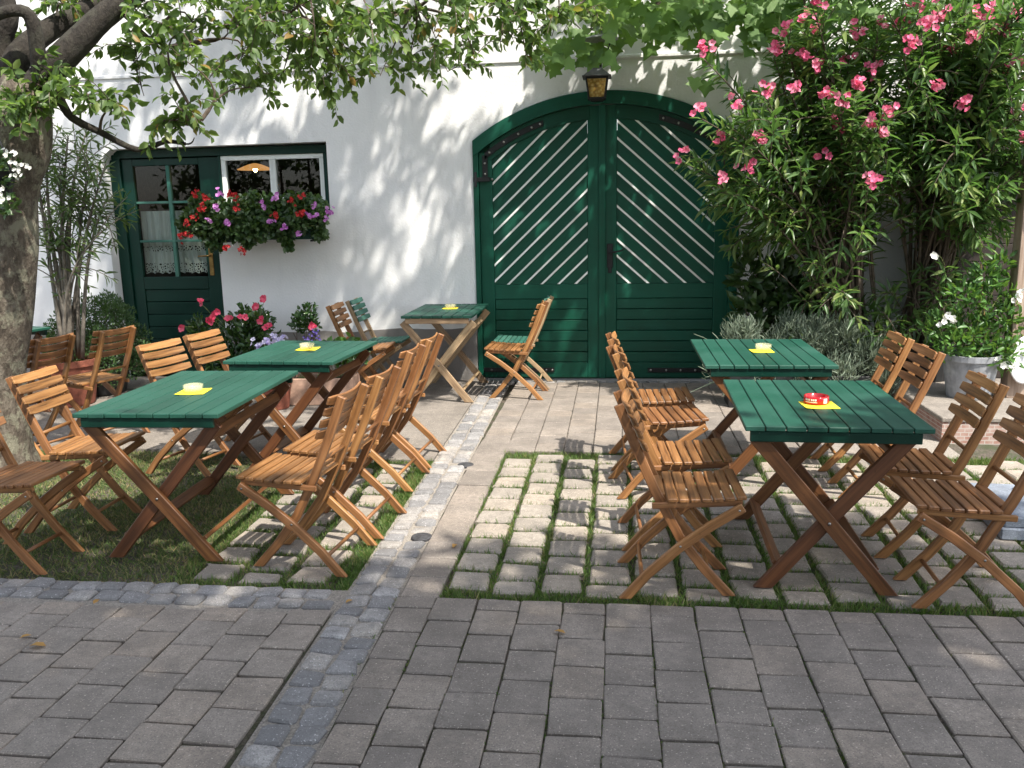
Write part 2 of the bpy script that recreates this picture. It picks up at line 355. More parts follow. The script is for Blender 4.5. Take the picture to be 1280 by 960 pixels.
def leaves(name, P, D, L, W, mat, parent=None, tmpl=OVAL, N=None, njit=.6, smooth=False):
    P = np.asarray(P, float); D = unit(np.asarray(D, float)); m = len(P)
    L = np.broadcast_to(np.asarray(L, float), (m,)); W = np.broadcast_to(np.asarray(W, float), (m,))
    if N is None: N = np.tile([0, 0, 1.0], (m, 1)) + rng.normal(0, njit, (m, 3))
    N = np.asarray(N, float); N = N - D*np.sum(N*D, 1, keepdims=True); N = unit(N); Sx = np.cross(D, N)
    T, fc = tmpl; k = len(T)
    V = P[:, None] + D[:, None]*(T[None, :, 0, None]*L[:, None, None]) + Sx[:, None]*(T[None, :, 1, None]*W[:, None, None]) + N[:, None]*(T[None, :, 2, None]*L[:, None, None])
    fc = np.array(fc); FI = (np.arange(m)*k)[:, None, None] + fc[None]
    return tri_mesh(name, V.reshape(-1, 3), FI.reshape(-1, 3), mat, parent)
def tri_mesh(name, V, T, mat, parent=None):
    me = bpy.data.meshes.new(name); nf = len(T)
    me.vertices.add(len(V)); me.vertices.foreach_set('co', V.astype(np.float32).ravel())
    me.loops.add(nf*3); me.loops.foreach_set('vertex_index', T.astype(np.int32).ravel())
    me.polygons.add(nf); me.polygons.foreach_set('loop_start', np.arange(0, nf*3, 3, dtype=np.int32))
    try: me.polygons.foreach_set('loop_total', np.full(nf, 3, dtype=np.int32))
    except Exception: pass
    me.update(calc_edges=True); me.validate()
    me.materials.append(MATS[mat]); ob = bpy.data.objects.new(name, me); COL.objects.link(ob)
    if parent is not None: ob.parent = parent
    return ob
def local(ob, parent):
    """geometry was given in world space: keep it there under a parent placed elsewhere"""
    ob.parent = parent; ob.matrix_parent_inverse = Matrix.Translation(parent.location).inverted(); return ob

# ------------------------------------------------------------------ ground
YW = 8.5                                  # plane of the house wall
def strip_c(y): return -1.075 - .019*(y-3.5)     # centre of the granite strip
ground = MB(); ground.add([(-60, -60, -.03), (60, -60, -.03), (60, 60, -.03), (-60, 60, -.03)], [(0, 1, 2, 3)])
tag(ground.build('ground', 'ground_dirt'), kind='structure')

STONES = []          # footprints, for keeping grass off them
def paver(mb, x0, x1, y0, y1, rot=0, dz=0, bev=.0045, th=.028, jit=.0025):
    cx, cy = (x0+x1)/2, (y0+y1)/2; hx, hy = (x1-x0)/2, (y1-y0)/2
    a = rot + random.gauss(0, .004); ca, sa = math.cos(a), math.sin(a); tx, ty = random.gauss(0, .006), random.gauss(0, .006)
    z = dz + random.gauss(0, .0016)
    def ring(ix, zz):
        o = []
        for sx, sy in ((-1, -1), (1, -1), (1, 1), (-1, 1)):
            for kx, ky in (((0, 1), (1, 0)) if sx*sy > 0 else ((1, 0), (0, 1))):
                c = .005
                lx = sx*(hx-ix-c*kx); ly = sy*(hy-ix-c*ky)
                o.append((cx+lx*ca-ly*sa, cy+lx*sa+ly*ca, zz + lx*tx + ly*ty))
        return o
    base = ring(0, z-th); mid = ring(0, z-bev); top = ring(bev, z)
    J = [(random.gauss(0, jit), random.gauss(0, jit)) for _ in range(8)]
    for r in (base, mid, top):
        for i in range(8): r[i] = (r[i][0]+J[i][0], r[i][1]+J[i][1], r[i][2])
    vs = base+mid+top; fs = []
    for b in (0, 8):
        for i in range(8): fs.append((b+i, b+(i+1) % 8, b+8+(i+1) % 8, b+8+i))
    fs.append(tuple(range(16, 24))); mb.add(vs, fs)
    STONES.append((cx, cy, hx, hy))
# right-hand paving: columns run away from the camera
PW, PL, J = .1835, .215, .004
mb = MB()
for k in range(-6, 24):
    x0 = -.043 + k*PW
    off = (.0 if k % 2 == 0 else .5*PL)
    for r in range(-2, 16):
        y1 = 3.485 - r*PL + off; y0 = y1-PL
        if y0 > 3.40 or y1 < .9: continue
        y1 = min(y1, 3.485)
        xa = x0; xb = x0+PW
        lim = strip_c(y0)+.125
        if xb < lim+.06: continue
        xa = max(xa, lim)
        paver(mb, xa+J/2+.0008, xb-J/2-.0008, y0+.0055, y1-.0055)
# walkway column beside the strip and the full paving before the gate
r = 0; y = 3.485
while y < 8.42:
    ln = random.choice((.2, .2, .3, .4)) if y > 4.6 else .215
    y1 = min(y+ln, 8.42)
    xl = strip_c(y)+.125
    if y < 5.8: paver(mb, xl+J/2, -.775, y+J/2, y1-J/2)
    y = y1
for k in range(0, 18):
    y = 5.86 - (.1 if k % 2 else 0)
    while y < 8.33:
        y1 = min(y+.21, 8.34); xa = -.985+k*.205; xb = xa+.205; lim = strip_c(y)+.125
        if xb > lim+.05 and y1-max(y, 5.86) > .05 and xb < 2.25:
            paver(mb, max(xa, lim)+.003, xb-.003, max(y, 5.86)+.003, y1-.003, jit=.001)
        y = y1
tag(mb.build('paving', 'paver'), kind='structure')
# left-hand paving
mb = MB()
for k in range(0, 24):
    xb = -1.2 - k*.1865; xa = xb-.1865
    for r in range(-1, 14):
        y1 = 3.40 - r*.2075 + (.10 if k % 2 else 0); y0 = y1-.2075
        top = 3.325 - .002*k
        y1 = min(y1, top)
        if y1-y0 < .05 or y1 < .9: continue
        xr = min(xb, strip_c(y1)-.13)
        paver(mb, xa+J/2, xr-J/2, y0+.0055, y1-.0055, rot=-.004)
tag(mb.build('paving', 'paver_left'), kind='structure')
# granite setts
def sett(mb, cx, cy, sx, sy):
    pts = []; nn = 8
    for ux, uy in ((-1, -.74), (-.74, -1), (.74, -1), (1, -.74), (1, .74), (.74, 1), (-.74, 1), (-1, .74)):
        pts.append((cx + ux*sx/2 + random.gauss(0, .0042), cy + uy*sy/2 + random.gauss(0, .0042)))
    z = random.gauss(.001, .0022); t = [random.gauss(0, .05) for _ in range(2)]
    def ring(sc, zz): return [(cx+(p[0]-cx)*sc, cy+(p[1]-cy)*sc, zz + (p[0]-cx)*t[0] + (p[1]-cy)*t[1] + random.gauss(0, .0008)) for p in pts]
    vs = ring(1, -.028) + ring(1, z-.011) + ring(.9, z-.002) + ring(.6, z+.002) + [(cx, cy, z+.003)]
    fs = []
    for b in (0, 8, 16):
        for i in range(8): fs.append((b+i, b+(i+1) % 8, b+8+(i+1) % 8, b+8+i))
    for i in range(8): fs.append((24+i, 24+(i+1) % 8, 32))
    mb.add(vs, fs); STONES.append((cx, cy, sx/2, sy/2))
mb = MB(); CAPS = [gr(527, 671), gr(582, 581)]
for side in (-1, 1):
    y = 1.0 + (.05 if side > 0 else 0)
    while y < 8.3:
        l = random.uniform(.085, .125); w = random.uniform(.098, .112)
        c = (strip_c(y)+side*.058, y+l/2)
        if all((Vector((c[0], c[1], 0))-q).length > .085 for q in CAPS): sett(mb, c[0], c[1], w, l-.008)
        y += l
for row in range(2):
    x = -1.22 - row*.04
    while x > -6.5:
        l = random.uniform(.10, .14); yy = 3.385+row*.102 - .004*(x+1.2)
        sett(mb, x-l/2, yy, l-.008, random.uniform(.086, .098)); x -= l
x = -1.3
while x < 1.1:
    sett(mb, x+.05, 8.385, .092, .085); x += .1
tag(mb.build('granite_sett_strip', 'granite', smooth=False), kind='structure')
mb = MB()
mb.add([(strip_c(1)-.125, 1, -.0105), (strip_c(1)+.125, 1, -.0105), (strip_c(8.42)+.125, 8.42, -.0105), (strip_c(8.42)-.125, 8.42, -.0105)], [(0, 1, 2, 3)])
mb.add([(-6.5, 3.285, -.0125), (-1.2, 3.30, -.0125), (-1.2, 3.545, -.0125), (-6.5, 3.56, -.0125)], [(0, 1, 2, 3)])
mb.add([(-.98, 5.86, -.0185), (2.3, 5.86, -.0185), (2.3, 8.6, -.0185), (-.98, 8.6, -.0185)], [(0, 1, 2, 3)])
tag(mb.build('mortar_bed', 'mortar'), kind='structure')
mb = MB(); mb.add([(-1.0, .5, -.0115), (5, .5, -.0115), (5, 3.49, -.0115), (-.98, 3.49, -.0115)], [(0, 1, 2, 3)]); mb.add([(-6.5, .5, -.0145), (-1.15, .5, -.0145), (-1.2, 3.29, -.0145), (-6.5, 3.28, -.0145)], [(0, 1, 2, 3)])
tag(mb.build('joint_sand', 'ground_dirt'), kind='structure')
# grass-jointed pavers, right and left
mb = MB()
for k in range(-1, 16):
    xa = -.755 + k*.2115 + .2115; off = .105 if k % 2 else 0
    if k == -1: continue
    xa = -.755 + k*.2115
    for r in range(-1, 12):
        y0 = 3.60 + r*.2115 - off; y1 = y0+.180
        y0 = max(y0, 3.56)
        if y1-y0 < .05 or y1 > 5.84: continue
        paver(mb, xa, xa+.182, y0, y1, dz=-.004, jit=.005, bev=.009)
for k in range(0, 3):
    xb = -1.33 - k*.235; off = .1 if k % 2 else 0
    for r in range(-1, 10):
        y0 = 3.63 + r*.215 - off; y1 = y0+.165; y0 = max(y0, 3.6)
        if y1-y0 < .06 or y1 > 5.6: continue
        xr = xb - .017*(y0-3.5)
        paver(mb, xr-.185, xr, y0, y1, dz=-.004, jit=.008, bev=.014)
tag(mb.build('grass_jointed_paving', 'paver_grid'), kind='structure')
# concrete apron left of the strip
mb = MB(); pts = [(-9, 5.9), (-3.2, 5.78), (-1.9, 5.62), (strip_c(5.6)-.13, 5.6), (strip_c(8.5)-.13, 8.6), (-9, 8.6)]
mb.add([(p[0], p[1], -.003) for p in pts] + [(p[0], p[1], -.06) for p in pts], [tuple(range(6))]+[(i, (i+1) % 6, 6+(i+1) % 6, 6+i) for i in range(6)])
tag(mb.build('concrete_apron', 'concrete'), kind='structure')
STEP_Y = 6.28
mb = MB(); mb.box(2.28, 7, STEP_Y, 8.55, .13, .165); sp = mb.build('step', 'concrete', bevel=.006); tag(sp, kind='structure')
mb = MB(); mb.box(2.29, 7, STEP_Y+.01, 8.55, -.05, .128); tag(mb.build('step_riser', 'brick_face'), kind='structure')

# grass
def on_stone(X, Y, marg):
    cell = {}
    for s_ in STONES:
        for i in range(int((s_[0]-s_[2])//.25), int((s_[0]+s_[2])//.25)+1):
            for j in range(int((s_[1]-s_[3])//.25), int((s_[1]+s_[3])//.25)+1): cell.setdefault((i, j), []).append(s_)
    out = np.zeros(len(X), bool)
    for q in range(len(X)):
        for s_ in cell.get((int(X[q]//.25), int(Y[q]//.25)), ()):
            if abs(X[q]-s_[0]) < s_[2]-marg and abs(Y[q]-s_[1]) < s_[3]-marg: out[q] = True; break
    return out
def blades(name, X, Y, z, hmin, hmax, mat, lean=.5, w=.0035):
    m = len(X); P = np.c_[X, Y, np.full(m, z)]; D = np.c_[rng.normal(0, lean, m), rng.normal(0, lean, m), np.ones(m)]
    N = rng.normal(0, 1, (m, 3)); N[:, 2] = .1
    o = leaves(name, P, D, rng.uniform(hmin, hmax, m)*rng.uniform(.6, 1, m), w*rng.uniform(.7, 1.5, m), mat, None, BLADE, N=N); tag(o, kind='stuff'); return o
m = 130000; X = rng.uniform(-.775, 2.75, m); Y = rng.uniform(3.50, 5.86, m)
pat = np.sin(X*5.1+1.7)*np.sin(Y*4.3+.4) + .6*np.sin(X*13+Y*9)
ok = ~on_stone(X, Y, .002) & (rng.uniform(0, 1, m) < .78 + .34*pat + .35*(Y < 3.58) + .12*(X > .1))
blades('joint_grass', X[ok], Y[ok], -.028, .030, .062, 'grass_blade', .55)
m = 42000; X = rng.uniform(-2.1, -1.15, m); Y = rng.uniform(3.54, 5.62, m)
inn = X < np.array([strip_c(v) for v in Y])-.12
edge = X > np.array([strip_c(v) for v in Y])-.20
ok = ~on_stone(X, Y, .002) & inn & ((rng.uniform(0, 1, m) < .38) | edge)
blades('joint_grass', X[ok], Y[ok], -.028, .030, .058, 'grass_blade', .55)
m = 95000; X = rng.uniform(-5.6, -1.75, m); Y = rng.uniform(3.55, 5.85, m)
pat = np.sin(X*2.3+.7)*np.sin(Y*3.1) + .5*np.sin(X*6.1-Y*4.2)
ok = ~on_stone(X, Y, 0) & (rng.uniform(0, 1, m) < .75+.3*pat) & (X < -1.75-rng.uniform(0, .35, m))
blades('lawn_grass', X[ok], Y[ok], -.030, .022, .048, 'grass_lawn', .75, .0038)
m = 16000; q = rng.integers(0, 30, m)
X = -.043 + rng.integers(-5, 22, m)*PW + rng.normal(0, .0035, m); Y = rng.uniform(1.4, 3.49, m)
ok = (~on_stone(X, Y, .003)) & (np.sin(X*3.3)+np.sin(Y*3.2+X*2)+rng.normal(0, .5, m) > .0)
blades('joint_moss', X[ok], Y[ok], -.012, .008, .022, 'grass_blade', .9, .003)

# ------------------------------------------------------------------ house
house = empty('house', (0, YW, 0), 0, 'white plastered house wall with arched green gate and green door', 'house')
AX0, AX1, ASP, AAP = -1.386, 1.135, 2.325, 2.745           # gate opening
hc = (AX1-AX0)/2; sag = AAP-ASP; AR = (hc*hc+sag*sag)/(2*sag); ACX = (AX0+AX1)/2; ACZ = AAP-AR
def arc_z(x, R=AR): return ACZ + math.sqrt(max(R*R-(x-ACX)**2, 0))
DX0, DX1, WX1, DTOP, WBOT = -5.19, -4.02, -2.83, 2.345, 1.70
arc = [(AX0+(AX1-AX0)*i/24, arc_z(AX0+(AX1-AX0)*i/24)) for i in range(25)]
TOPZ = 6.2
outline = [(-9, -.1), (DX0, -.1), (DX0, 2.2), (DX0+.03, 2.29), (DX0+.11, DTOP), (WX1, DTOP+.015), (WX1, WBOT), (DX1, WBOT), (DX1, -.1), (AX0, -.1)] + arc + [(AX1, -.1), (8, -.1), (8, TOPZ), (-9, TOPZ)]
tris = tessellate_polygon([[Vector((p[0], 0, p[1])) for p in outline]])
mb = MB(); N_ = len(outline); TH = .32
vs = [(p[0], YW, p[1]) for p in outline] + [(p[0], YW+TH, p[1]) for p in outline]
fs = [tuple(t) for t in tris] + [tuple(N_+i for i in reversed(t)) for t in tris] + [(i, (i+1) % N_, N_+(i+1) % N_, N_+i) for i in range(N_)]
mb.add(vs, fs); local(mb.build('wall', 'wall_white'), house)
for a, b in ((-9, DX0-.001), (DX1+.001, AX0-.001), (AX1+.001, 8)):
    mb = MB(); seg = max(1, int((b-a)/.25)); tops = [.505+random.gauss(0, .012) for _ in range(seg+1)]
    for i in range(seg):
        xa, xb = a+(b-a)*i/seg, a+(b-a)*(i+1)/seg
        mb.add([(xa, YW-.022, -.05), (xb, YW-.022, -.05), (xb, YW-.022, tops[i+1]), (xa, YW-.022, tops[i]), (xb, YW+.05, tops[i+1]+.006), (xa, YW+.05, tops[i]+.006)], [(0, 1, 2, 3), (3, 2, 4, 5)])
    local(mb.build('plinth', 'plinth_grey'), house)
mb = MB(); mb.box(-9, 8, YW-.016, YW+.01, 3.015, 3.05); local(mb.build('cornice', 'wall_white', bevel=.006), house)
# dark rooms behind the openings
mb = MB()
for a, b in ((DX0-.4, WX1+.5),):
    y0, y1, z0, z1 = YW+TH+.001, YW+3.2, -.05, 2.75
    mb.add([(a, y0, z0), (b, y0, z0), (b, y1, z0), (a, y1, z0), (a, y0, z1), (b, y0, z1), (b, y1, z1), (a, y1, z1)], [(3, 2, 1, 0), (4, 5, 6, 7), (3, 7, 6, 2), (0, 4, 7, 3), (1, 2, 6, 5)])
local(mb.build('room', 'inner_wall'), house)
# roof, mostly above the picture
mb = MB(); mb.add([(-9.5, YW-.5, 6.05), (8.5, YW-.5, 6.05), (8.5, YW+4.5, 9.2), (-9.5, YW+4.5, 9.2), (-9.5, YW-.5, 6.18), (8.5, YW-.5, 6.18), (8.5, YW+4.5, 9.33), (-9.5, YW+4.5, 9.33)],
    [(0, 1, 2, 3), (4, 7, 6, 5), (0, 4, 5, 1), (1, 5, 6, 2), (2, 6, 7, 3), (3, 7, 4, 0)])
local(mb.build('roof', 'terracotta'), house)

# --- gate (part of the house); its frame is the part, leaves and ironwork the sub-parts
GY = YW+.03
def arc_in(x, d): return ACZ + math.sqrt(max((AR-d)**2-(x-ACX)**2, 0))
def arch_band(mb, xa, xb, d0, d1, y0, y1, seg=20):
    vs, fs, gs = [], [], []
    for i in range(seg+1):
        x = xa+(xb-xa)*i/seg
        for (d, y) in ((d0, y0), (d1, y0), (d1, y1), (d0, y1)):
            vs.append((x, y, arc_in(x, d))); gs.append((x, d*1.0, y))
    for i in range(seg):
        a = i*4; b = a+4
        for j in range(4): fs.append((a+j, b+j, b+(j+1) % 4, a+(j+1) % 4))
    fs.append((0, 1, 2, 3)); e = seg*4; fs.append((e+3, e+2, e+1, e)); mb.add(vs, fs, gs)
mb = MB()
FL, FR = .055, .085
mb.box(AX0+.004, AX0+FL, GY-.05, GY+.06, 0, arc_in(AX0+FL/2, .03), 2)
mb.box(AX1-FR, AX1-.004, GY-.05, GY+.06, 0, arc_in(AX1-FR/2, .045), 2)
arch_band(mb, AX0+.004, AX1-.004, .006, .125, GY-.056, GY+.062)
gate = local(mb.build('gate', 'green_gate', bevel=.003), house); gate['label'] = 'arched double gate, green with white diagonal strips'
MX = -.165                                             # meeting line
def gate_leaf(x0, x1, panel0, panel1, mirror):
    mb = MB(); y0, y1 = GY-.022, GY+.03; zb = .02
    mid0, mid1 = .805, .945; rail_d0, rail_d1 = .128, .255
    ztop = lambda x: arc_in(x, rail_d0)
    mb.box(x0+.003, panel0, y0, y1, zb, min(ztop(x0+.003), ztop(panel0)), 2)      # stiles
    mb.box(panel1, x1-.003, y0, y1, zb, min(ztop(x1-.003), ztop(panel1)), 2)
    mb.box(panel0+.001, panel1-.001, y0+.001, y1, mid0, mid1, 0)                   # middle rail
    mb.box(panel0+.001, panel1-.001, y0+.001, y1, zb, .17, 0)                      # bottom rail
    arch_band(mb, panel0-.02, panel1+.02, rail_d0, rail_d1, y0-.003, y1, 14)
    nb = 6; h = (mid0-.17)/nb
    for i in range(nb): mb.box(panel0+.002, panel1-.002, y0+.012, y1, .17+i*h+.004, .17+(i+1)*h-.003, 0)
    leaf = mb.build('gate_leaf', 'green_gate', bevel=.0035); leaf.parent = gate
    # diagonal boards with white strips between
    slope = .885 if mirror else .945; pitch = .1565
    def zt(x): return arc_in(x, rail_d1)+.02
    mbd, mbw = MB(), MB()
    def clip(poly):
        for (f, ) in ((lambda p: p[0]-(panel0+.002),), (lambda p: (panel1-.002)-p[0],), (lambda p: p[1]-(mid1+.002),), (lambda p: zt(p[0])-p[1],)):
            out = []
            for i in range(len(poly)):
                a, b = poly[i], poly[(i+1) % len(poly)]; fa, fb = f(a), f(b)
                if fa >= 0: out.append(a)
                if fa*fb < 0:
                    t = fa/(fa-fb); out.append((a[0]+(b[0]-a[0])*t, a[1]+(b[1]-a[1])*t))
            poly = out
            if len(poly) < 3: return None
        return poly
    def strip(mb, off, half, ya, yb):
        sl = -slope if mirror else slope; xa, xb = panel0-.3, panel1+.3; xr = panel1 if not mirror else panel0
        seg = 16; P = []
        for i in range(seg+1):
            x = xa+(xb-xa)*i/seg; P.append((x, off+sl*(x-xr)-half))
        for i in range(seg, -1, -1):
            x = xa+(xb-xa)*i/seg; P.append((x, off+sl*(x-xr)+half))
        P = clip(P)
        if not P: return
        m_ = len(P); ro = random.uniform(0, 40)
        g = lambda p: ((p[0]+sl*p[1])*.7+ro, (p[1]-sl*p[0])*.7+ro, 0)
        mb.add([(p[0], ya, p[1]) for p in P]+[(p[0], yb, p[1]) for p in P], [tuple(range(m_)), tuple(m_+i for i in reversed(range(m_)))]+[(i, (i+1) % m_, m_+(i+1) % m_, m_+i) for i in range(m_)], [g(p) for p in P]*2)
    for i in range(-9, 20):
        off = 1.06 + i*pitch
        strip(mbw, off, .0125, y0+.003, y1-.01)
        strip(mbd, off+pitch/2, pitch/2-.0105, y0+.014, y1-.008)
    b = mbd.build('diagonal_boards', 'green_gate'); b.parent = gate
    w_ = mbw.build('white_strip', 'white_paint'); w_.parent = gate
    mb = MB(); mb.box(x0, x1, y1+.001, y1+.012, 0, min(ztop(x0+.05), ztop(x1-.05))+.12); q = mb.build('backing_board', 'green_gate'); q.parent = gate
    for q in (leaf, b, w_, q): q.matrix_parent_inverse = gate.matrix_world.inverted(); local(q, gate)
    for q in list(gate.children): q.matrix_parent_inverse = Matrix.Identity(4)
gate_leaf(AX0+FL, MX, -1.20, -.285, False)
gate_leaf(MX, AX1-FR, -.008, .915, True)
def gate_sub(mb, name, mat, bevel=0.0, smooth=False):
    q = mb.build(name, mat, bevel=bevel, smooth=smooth); q.parent = gate; return q
mb = MB(); mb.box(MX-.012, MX+.05, GY-.046, GY-.0235, .02, arc_in(MX, .13), 2); gate_sub(mb, 'cover_strip', 'green_gate', .003)
def studs(mb, pts, r=.012):
    for p in pts: mb.lathe([(r, 0), (r, -.006), (r*.6, -.010), (.0005, -.011)], (p[0], p[2] if len(p) > 2 else GY-.032, p[1]), 8, 'y')
def curved_strap(xs, d, bolts, tailz=None):
    mb, st = MB(), MB()
    arch_band(mb, xs[0], xs[1], d-.026, d+.026, GY-.034, GY-.0255, 10)
    if tailz:
        mb.box(xs[0]-.022, xs[0]+.028, GY-.034, GY-.0255, tailz, arc_in(xs[0], d)+.01)
        mb.box(AX0+.004, xs[0]+.05, GY-.062, GY-.035, tailz-.04, tailz+.0)
        mb.tube([(AX0+.03, GY-.066, tailz-.09), (AX0+.03, GY-.066, tailz+.05)], .014, 8)
        studs(st, [(xs[0]+.003, tailz+.03), (xs[0]+.003, tailz+.13), (xs[0]+.07, tailz-.02, GY-.034)])
    studs(st, [(x, arc_in(x, d)) for x in bolts])
    gate_sub(mb, 'hinge', 'iron', .002); gate_sub(st, 'bolt', 'steel', 0, True)
curved_strap((-1.27, -.70), .19, (-1.22, -1.08, -.94, -.81, -.73), 1.98)
curved_strap((.38, 1.02), .19, (.42, .56, .76, .9))
def flat_strap(x0, x1, z, bolts):
    mb, st = MB(), MB(); mb.box(x0, x1, GY-.033, GY-.0235, z-.022, z+.022)
    studs(st, [(x, z) for x in bolts]); gate_sub(mb, 'hinge', 'iron', .002); gate_sub(st, 'bolt', 'steel', 0, True)
flat_strap(AX0+.02, -.62, .095, (-1.25, -1.1, -.9, -.7, -.64)); flat_strap(.30, AX1-.06, .095, (.33, .48, .62, .76, .92))
mb = MB(); hx, hz = -.072, 1.22
mb.box(hx-.028, hx+.028, GY-.031, GY-.0235, hz-.12, hz+.11); mb.box(hx-.018, hx+.018, GY-.031, GY-.0235, hz-.17, hz-.119)
gate_sub(mb, 'lock_plate', 'iron', .004)
mb = MB(); mb.tube([(hx, GY-.03, hz+.03), (hx, GY-.075, hz+.03), (hx+.05, GY-.085, hz+.033), (hx+.11, GY-.08, hz+.045), (hx+.135, GY-.08, hz+.065)], [.011, .011, .009, .008, .006], 8); gate_sub(mb, 'handle', 'iron', 0, True)

# --- door and window (house parts)
DY = YW+.16
def dpart(mb, name, mat, parent, bevel=0.0, smooth=False):
    q = mb.build(name, mat, bevel=bevel, smooth=smooth)
    if parent is house: local(q, house)
    else: q.parent = parent
    return q
mb = MB()
mb.box(DX0+.002, -5.075, DY-.03, DY+.09, 0, 2.25, 2); mb.box(DX0+.06, WX1-.002, DY-.032, DY+.09, 2.262, 2.342, 0); mb.box(DX0+.03, DX0+.12, DY-.029, DY+.085, 2.25, 2.30, 2)
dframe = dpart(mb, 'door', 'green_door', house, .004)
mb = MB(); y0, y1 = DY, DY+.05
mb.box(-5.072, -4.955, y0, y1, .02, 2.255, 2); mb.box(-4.24, -4.022, y0, y1, .02, 2.255, 2)
mb.box(-4.954, -4.241, y0+.001, y1, 2.185, 2.253, 0); mb.box(-4.954, -4.241, y0+.001, y1, .92, 1.05, 0); mb.box(-4.954, -4.241, y0+.001, y1, .02, .12, 0)
for i in range(6): mb.box(-4.953, -4.242, y0+.014, y1, .122+i*.133+.003, .122+(i+1)*.133-.003, 0)
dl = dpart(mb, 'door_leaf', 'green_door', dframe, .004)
mb = MB(); mb.box(-4.600, -4.562, y0+.003, y1, 1.051, 2.184, 2)
for z in (1.815, 1.42):
    mb.box(-4.954, -4.601, y0+.004, y1, z-.012, z+.012, 0); mb.box(-4.561, -4.241, y0+.004, y1, z-.012, z+.012, 0)
dpart(mb, 'glazing_bar', 'green_worn', dframe, .003)
for (xa, xb) in ((-4.954, -4.601), (-4.561, -4.241)):
    for (za, zb) in ((1.828, 2.184), (1.433, 1.802), (1.051, 1.407)):
        mb = MB(); mb.add([(xa, y0+.028, za), (xb, y0+.028, za), (xb, y0+.028, zb), (xa, y0+.028, zb)], [(0, 1, 2, 3)]); dpart(mb, 'pane', 'window_glass', dframe)
# lace curtain with folds behind the lower panes
mb = MB(); nx = 90; zs = [1.075, 1.12, 1.3, 1.5, 1.73]
vs, fs = [], []
for iz, z in enumerate(zs):
    for ix in range(nx+1):
        x = -4.97+.75*ix/nx; zz = z + (.018*abs(math.sin(x*38)) if iz == 0 else 0)
        vs.append((x, y1+.05+.012*math.sin(x*55+z*1.5)+.006*math.sin(x*131), zz))
for iz in range(len(zs)-1):
    for ix in range(nx): a = iz*(nx+1)+ix; fs.append((a, a+1, a+nx+2, a+nx+1))
mb.add(vs, fs); dpart(mb, 'curtain', 'curtain_lace', dframe, 0, True)
mb = MB(); mb.box(-4.21, -4.165, y0-.008, y0-.0005, 1.06, 1.36); dpart(mb, 'handle_plate', 'brass', dframe, .003)
mb = MB(); mb.tube([(-4.187, y0-.006, 1.265), (-4.187, y0-.05, 1.265), (-4.21, y0-.058, 1.265), (-4.30, y0-.055, 1.262)], .009, 8); dpart(mb, 'handle', 'brass', dframe, 0, True)
# window
mb = MB(); y0 = DY-.01
xa, xb, za, zb = -3.996, -2.918, 1.80, 2.26; t = .046
mb.box(xa, xb, y0, y0+.06, zb-t, zb, 0); mb.box(xa, xb, y0, y0+.06, za, za+t*.8, 0); mb.box(xa, xa+t, y0+.001, y0+.06, za+t*.8, zb-t, 2); mb.box(xb-t, xb, y0+.001, y0+.06, za+t*.8, zb-t, 2)
mb.box(-3.487, -3.422, y0+.002, y0+.06, za+t*.8, zb-t, 2)
win = dpart(mb, 'window', 'white_paint', house, .004)
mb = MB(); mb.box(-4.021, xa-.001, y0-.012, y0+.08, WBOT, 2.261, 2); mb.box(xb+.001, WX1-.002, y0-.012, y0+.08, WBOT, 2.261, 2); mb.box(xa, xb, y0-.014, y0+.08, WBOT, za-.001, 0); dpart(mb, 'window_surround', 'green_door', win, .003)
for (pa, pb) in ((xa+t, -3.487), (-3.422, xb-t)):
    mb = MB(); mb.add([(pa, y0+.03, za+t*.8), (pb, y0+.03, za+t*.8), (pb, y0+.03, zb-t), (pa, y0+.03, zb-t)], [(0, 1, 2, 3)]); dpart(mb, 'pane', 'window_glass', win)
# pendant lamp in the room behind the window
pc = at(319, 211, 9.7)
lp = empty('pendant_lamp', pc, 0, 'lit pendant lamp hanging in the dark room behind the window', 'lamp')
mb = MB(); mb.lathe([(.02, .06), (.08, .045), (.20, -.005), (.195, -.012), (.07, .03), (.02, .04)], (0, 0, 0), 24); mb.build('lamp_shade', 'lamp_shade', lp, smooth=True)
mb = MB(); mb.lathe([(.003, -.035), (.018, -.025), (.024, -.008), (.016, .01), (.01, .02)], (0, 0, 0), 12); mb.build('bulb', 'bulb_glow', lp, smooth=True)
mb = MB(); mb.tube([(0, 0, .05), (0, 0, 2.75-pc.z)], .004, 6); mb.build('cord', 'black_plastic', lp)

# ------------------------------------------------------------------ lantern and enamel lamp
lc = Vector((-.19, YW-.25, 0)); zt_, zb_ = 2.815, 2.645
lan = empty('lantern', (lc.x, YW, 2.9), 0, 'black iron lantern with amber glass over the gate arch', 'lantern')
def frustum(mb, z0, r0, z1, r1, seg=4, rot=math.pi/4, c=lc):
    vs = [(c.x+r*math.cos(rot+2*math.pi*j/seg), c.y+r*math.sin(rot+2*math.pi*j/seg), z) for r, z in ((r0, z0), (r1, z1)) for j in range(seg)]
    mb.add(vs, [tuple(reversed(range(seg))), tuple(range(seg, 2*seg))]+[(j, (j+1) % seg, seg+(j+1) % seg, seg+j) for j in range(seg)])
q2 = math.sqrt(2)
mb = MB(); frustum(mb, zt_+.005, .128*q2, zt_+.012, .130*q2); frustum(mb, zt_+.0125, .120*q2, zt_+.09, .035*q2); frustum(mb, zt_+.0905, .03*q2, zt_+.11, .02*q2)
local(mb.build('lantern_roof', 'lead_roof', bevel=.002), lan)
mb = MB()
for sx in (-1, 1):
    for sy in (-1, 1): mb.beam((lc.x+sx*.072, lc.y+sy*.072, zb_), (lc.x+sx*.095, lc.y+sy*.095, zt_+.004), .016, .016)
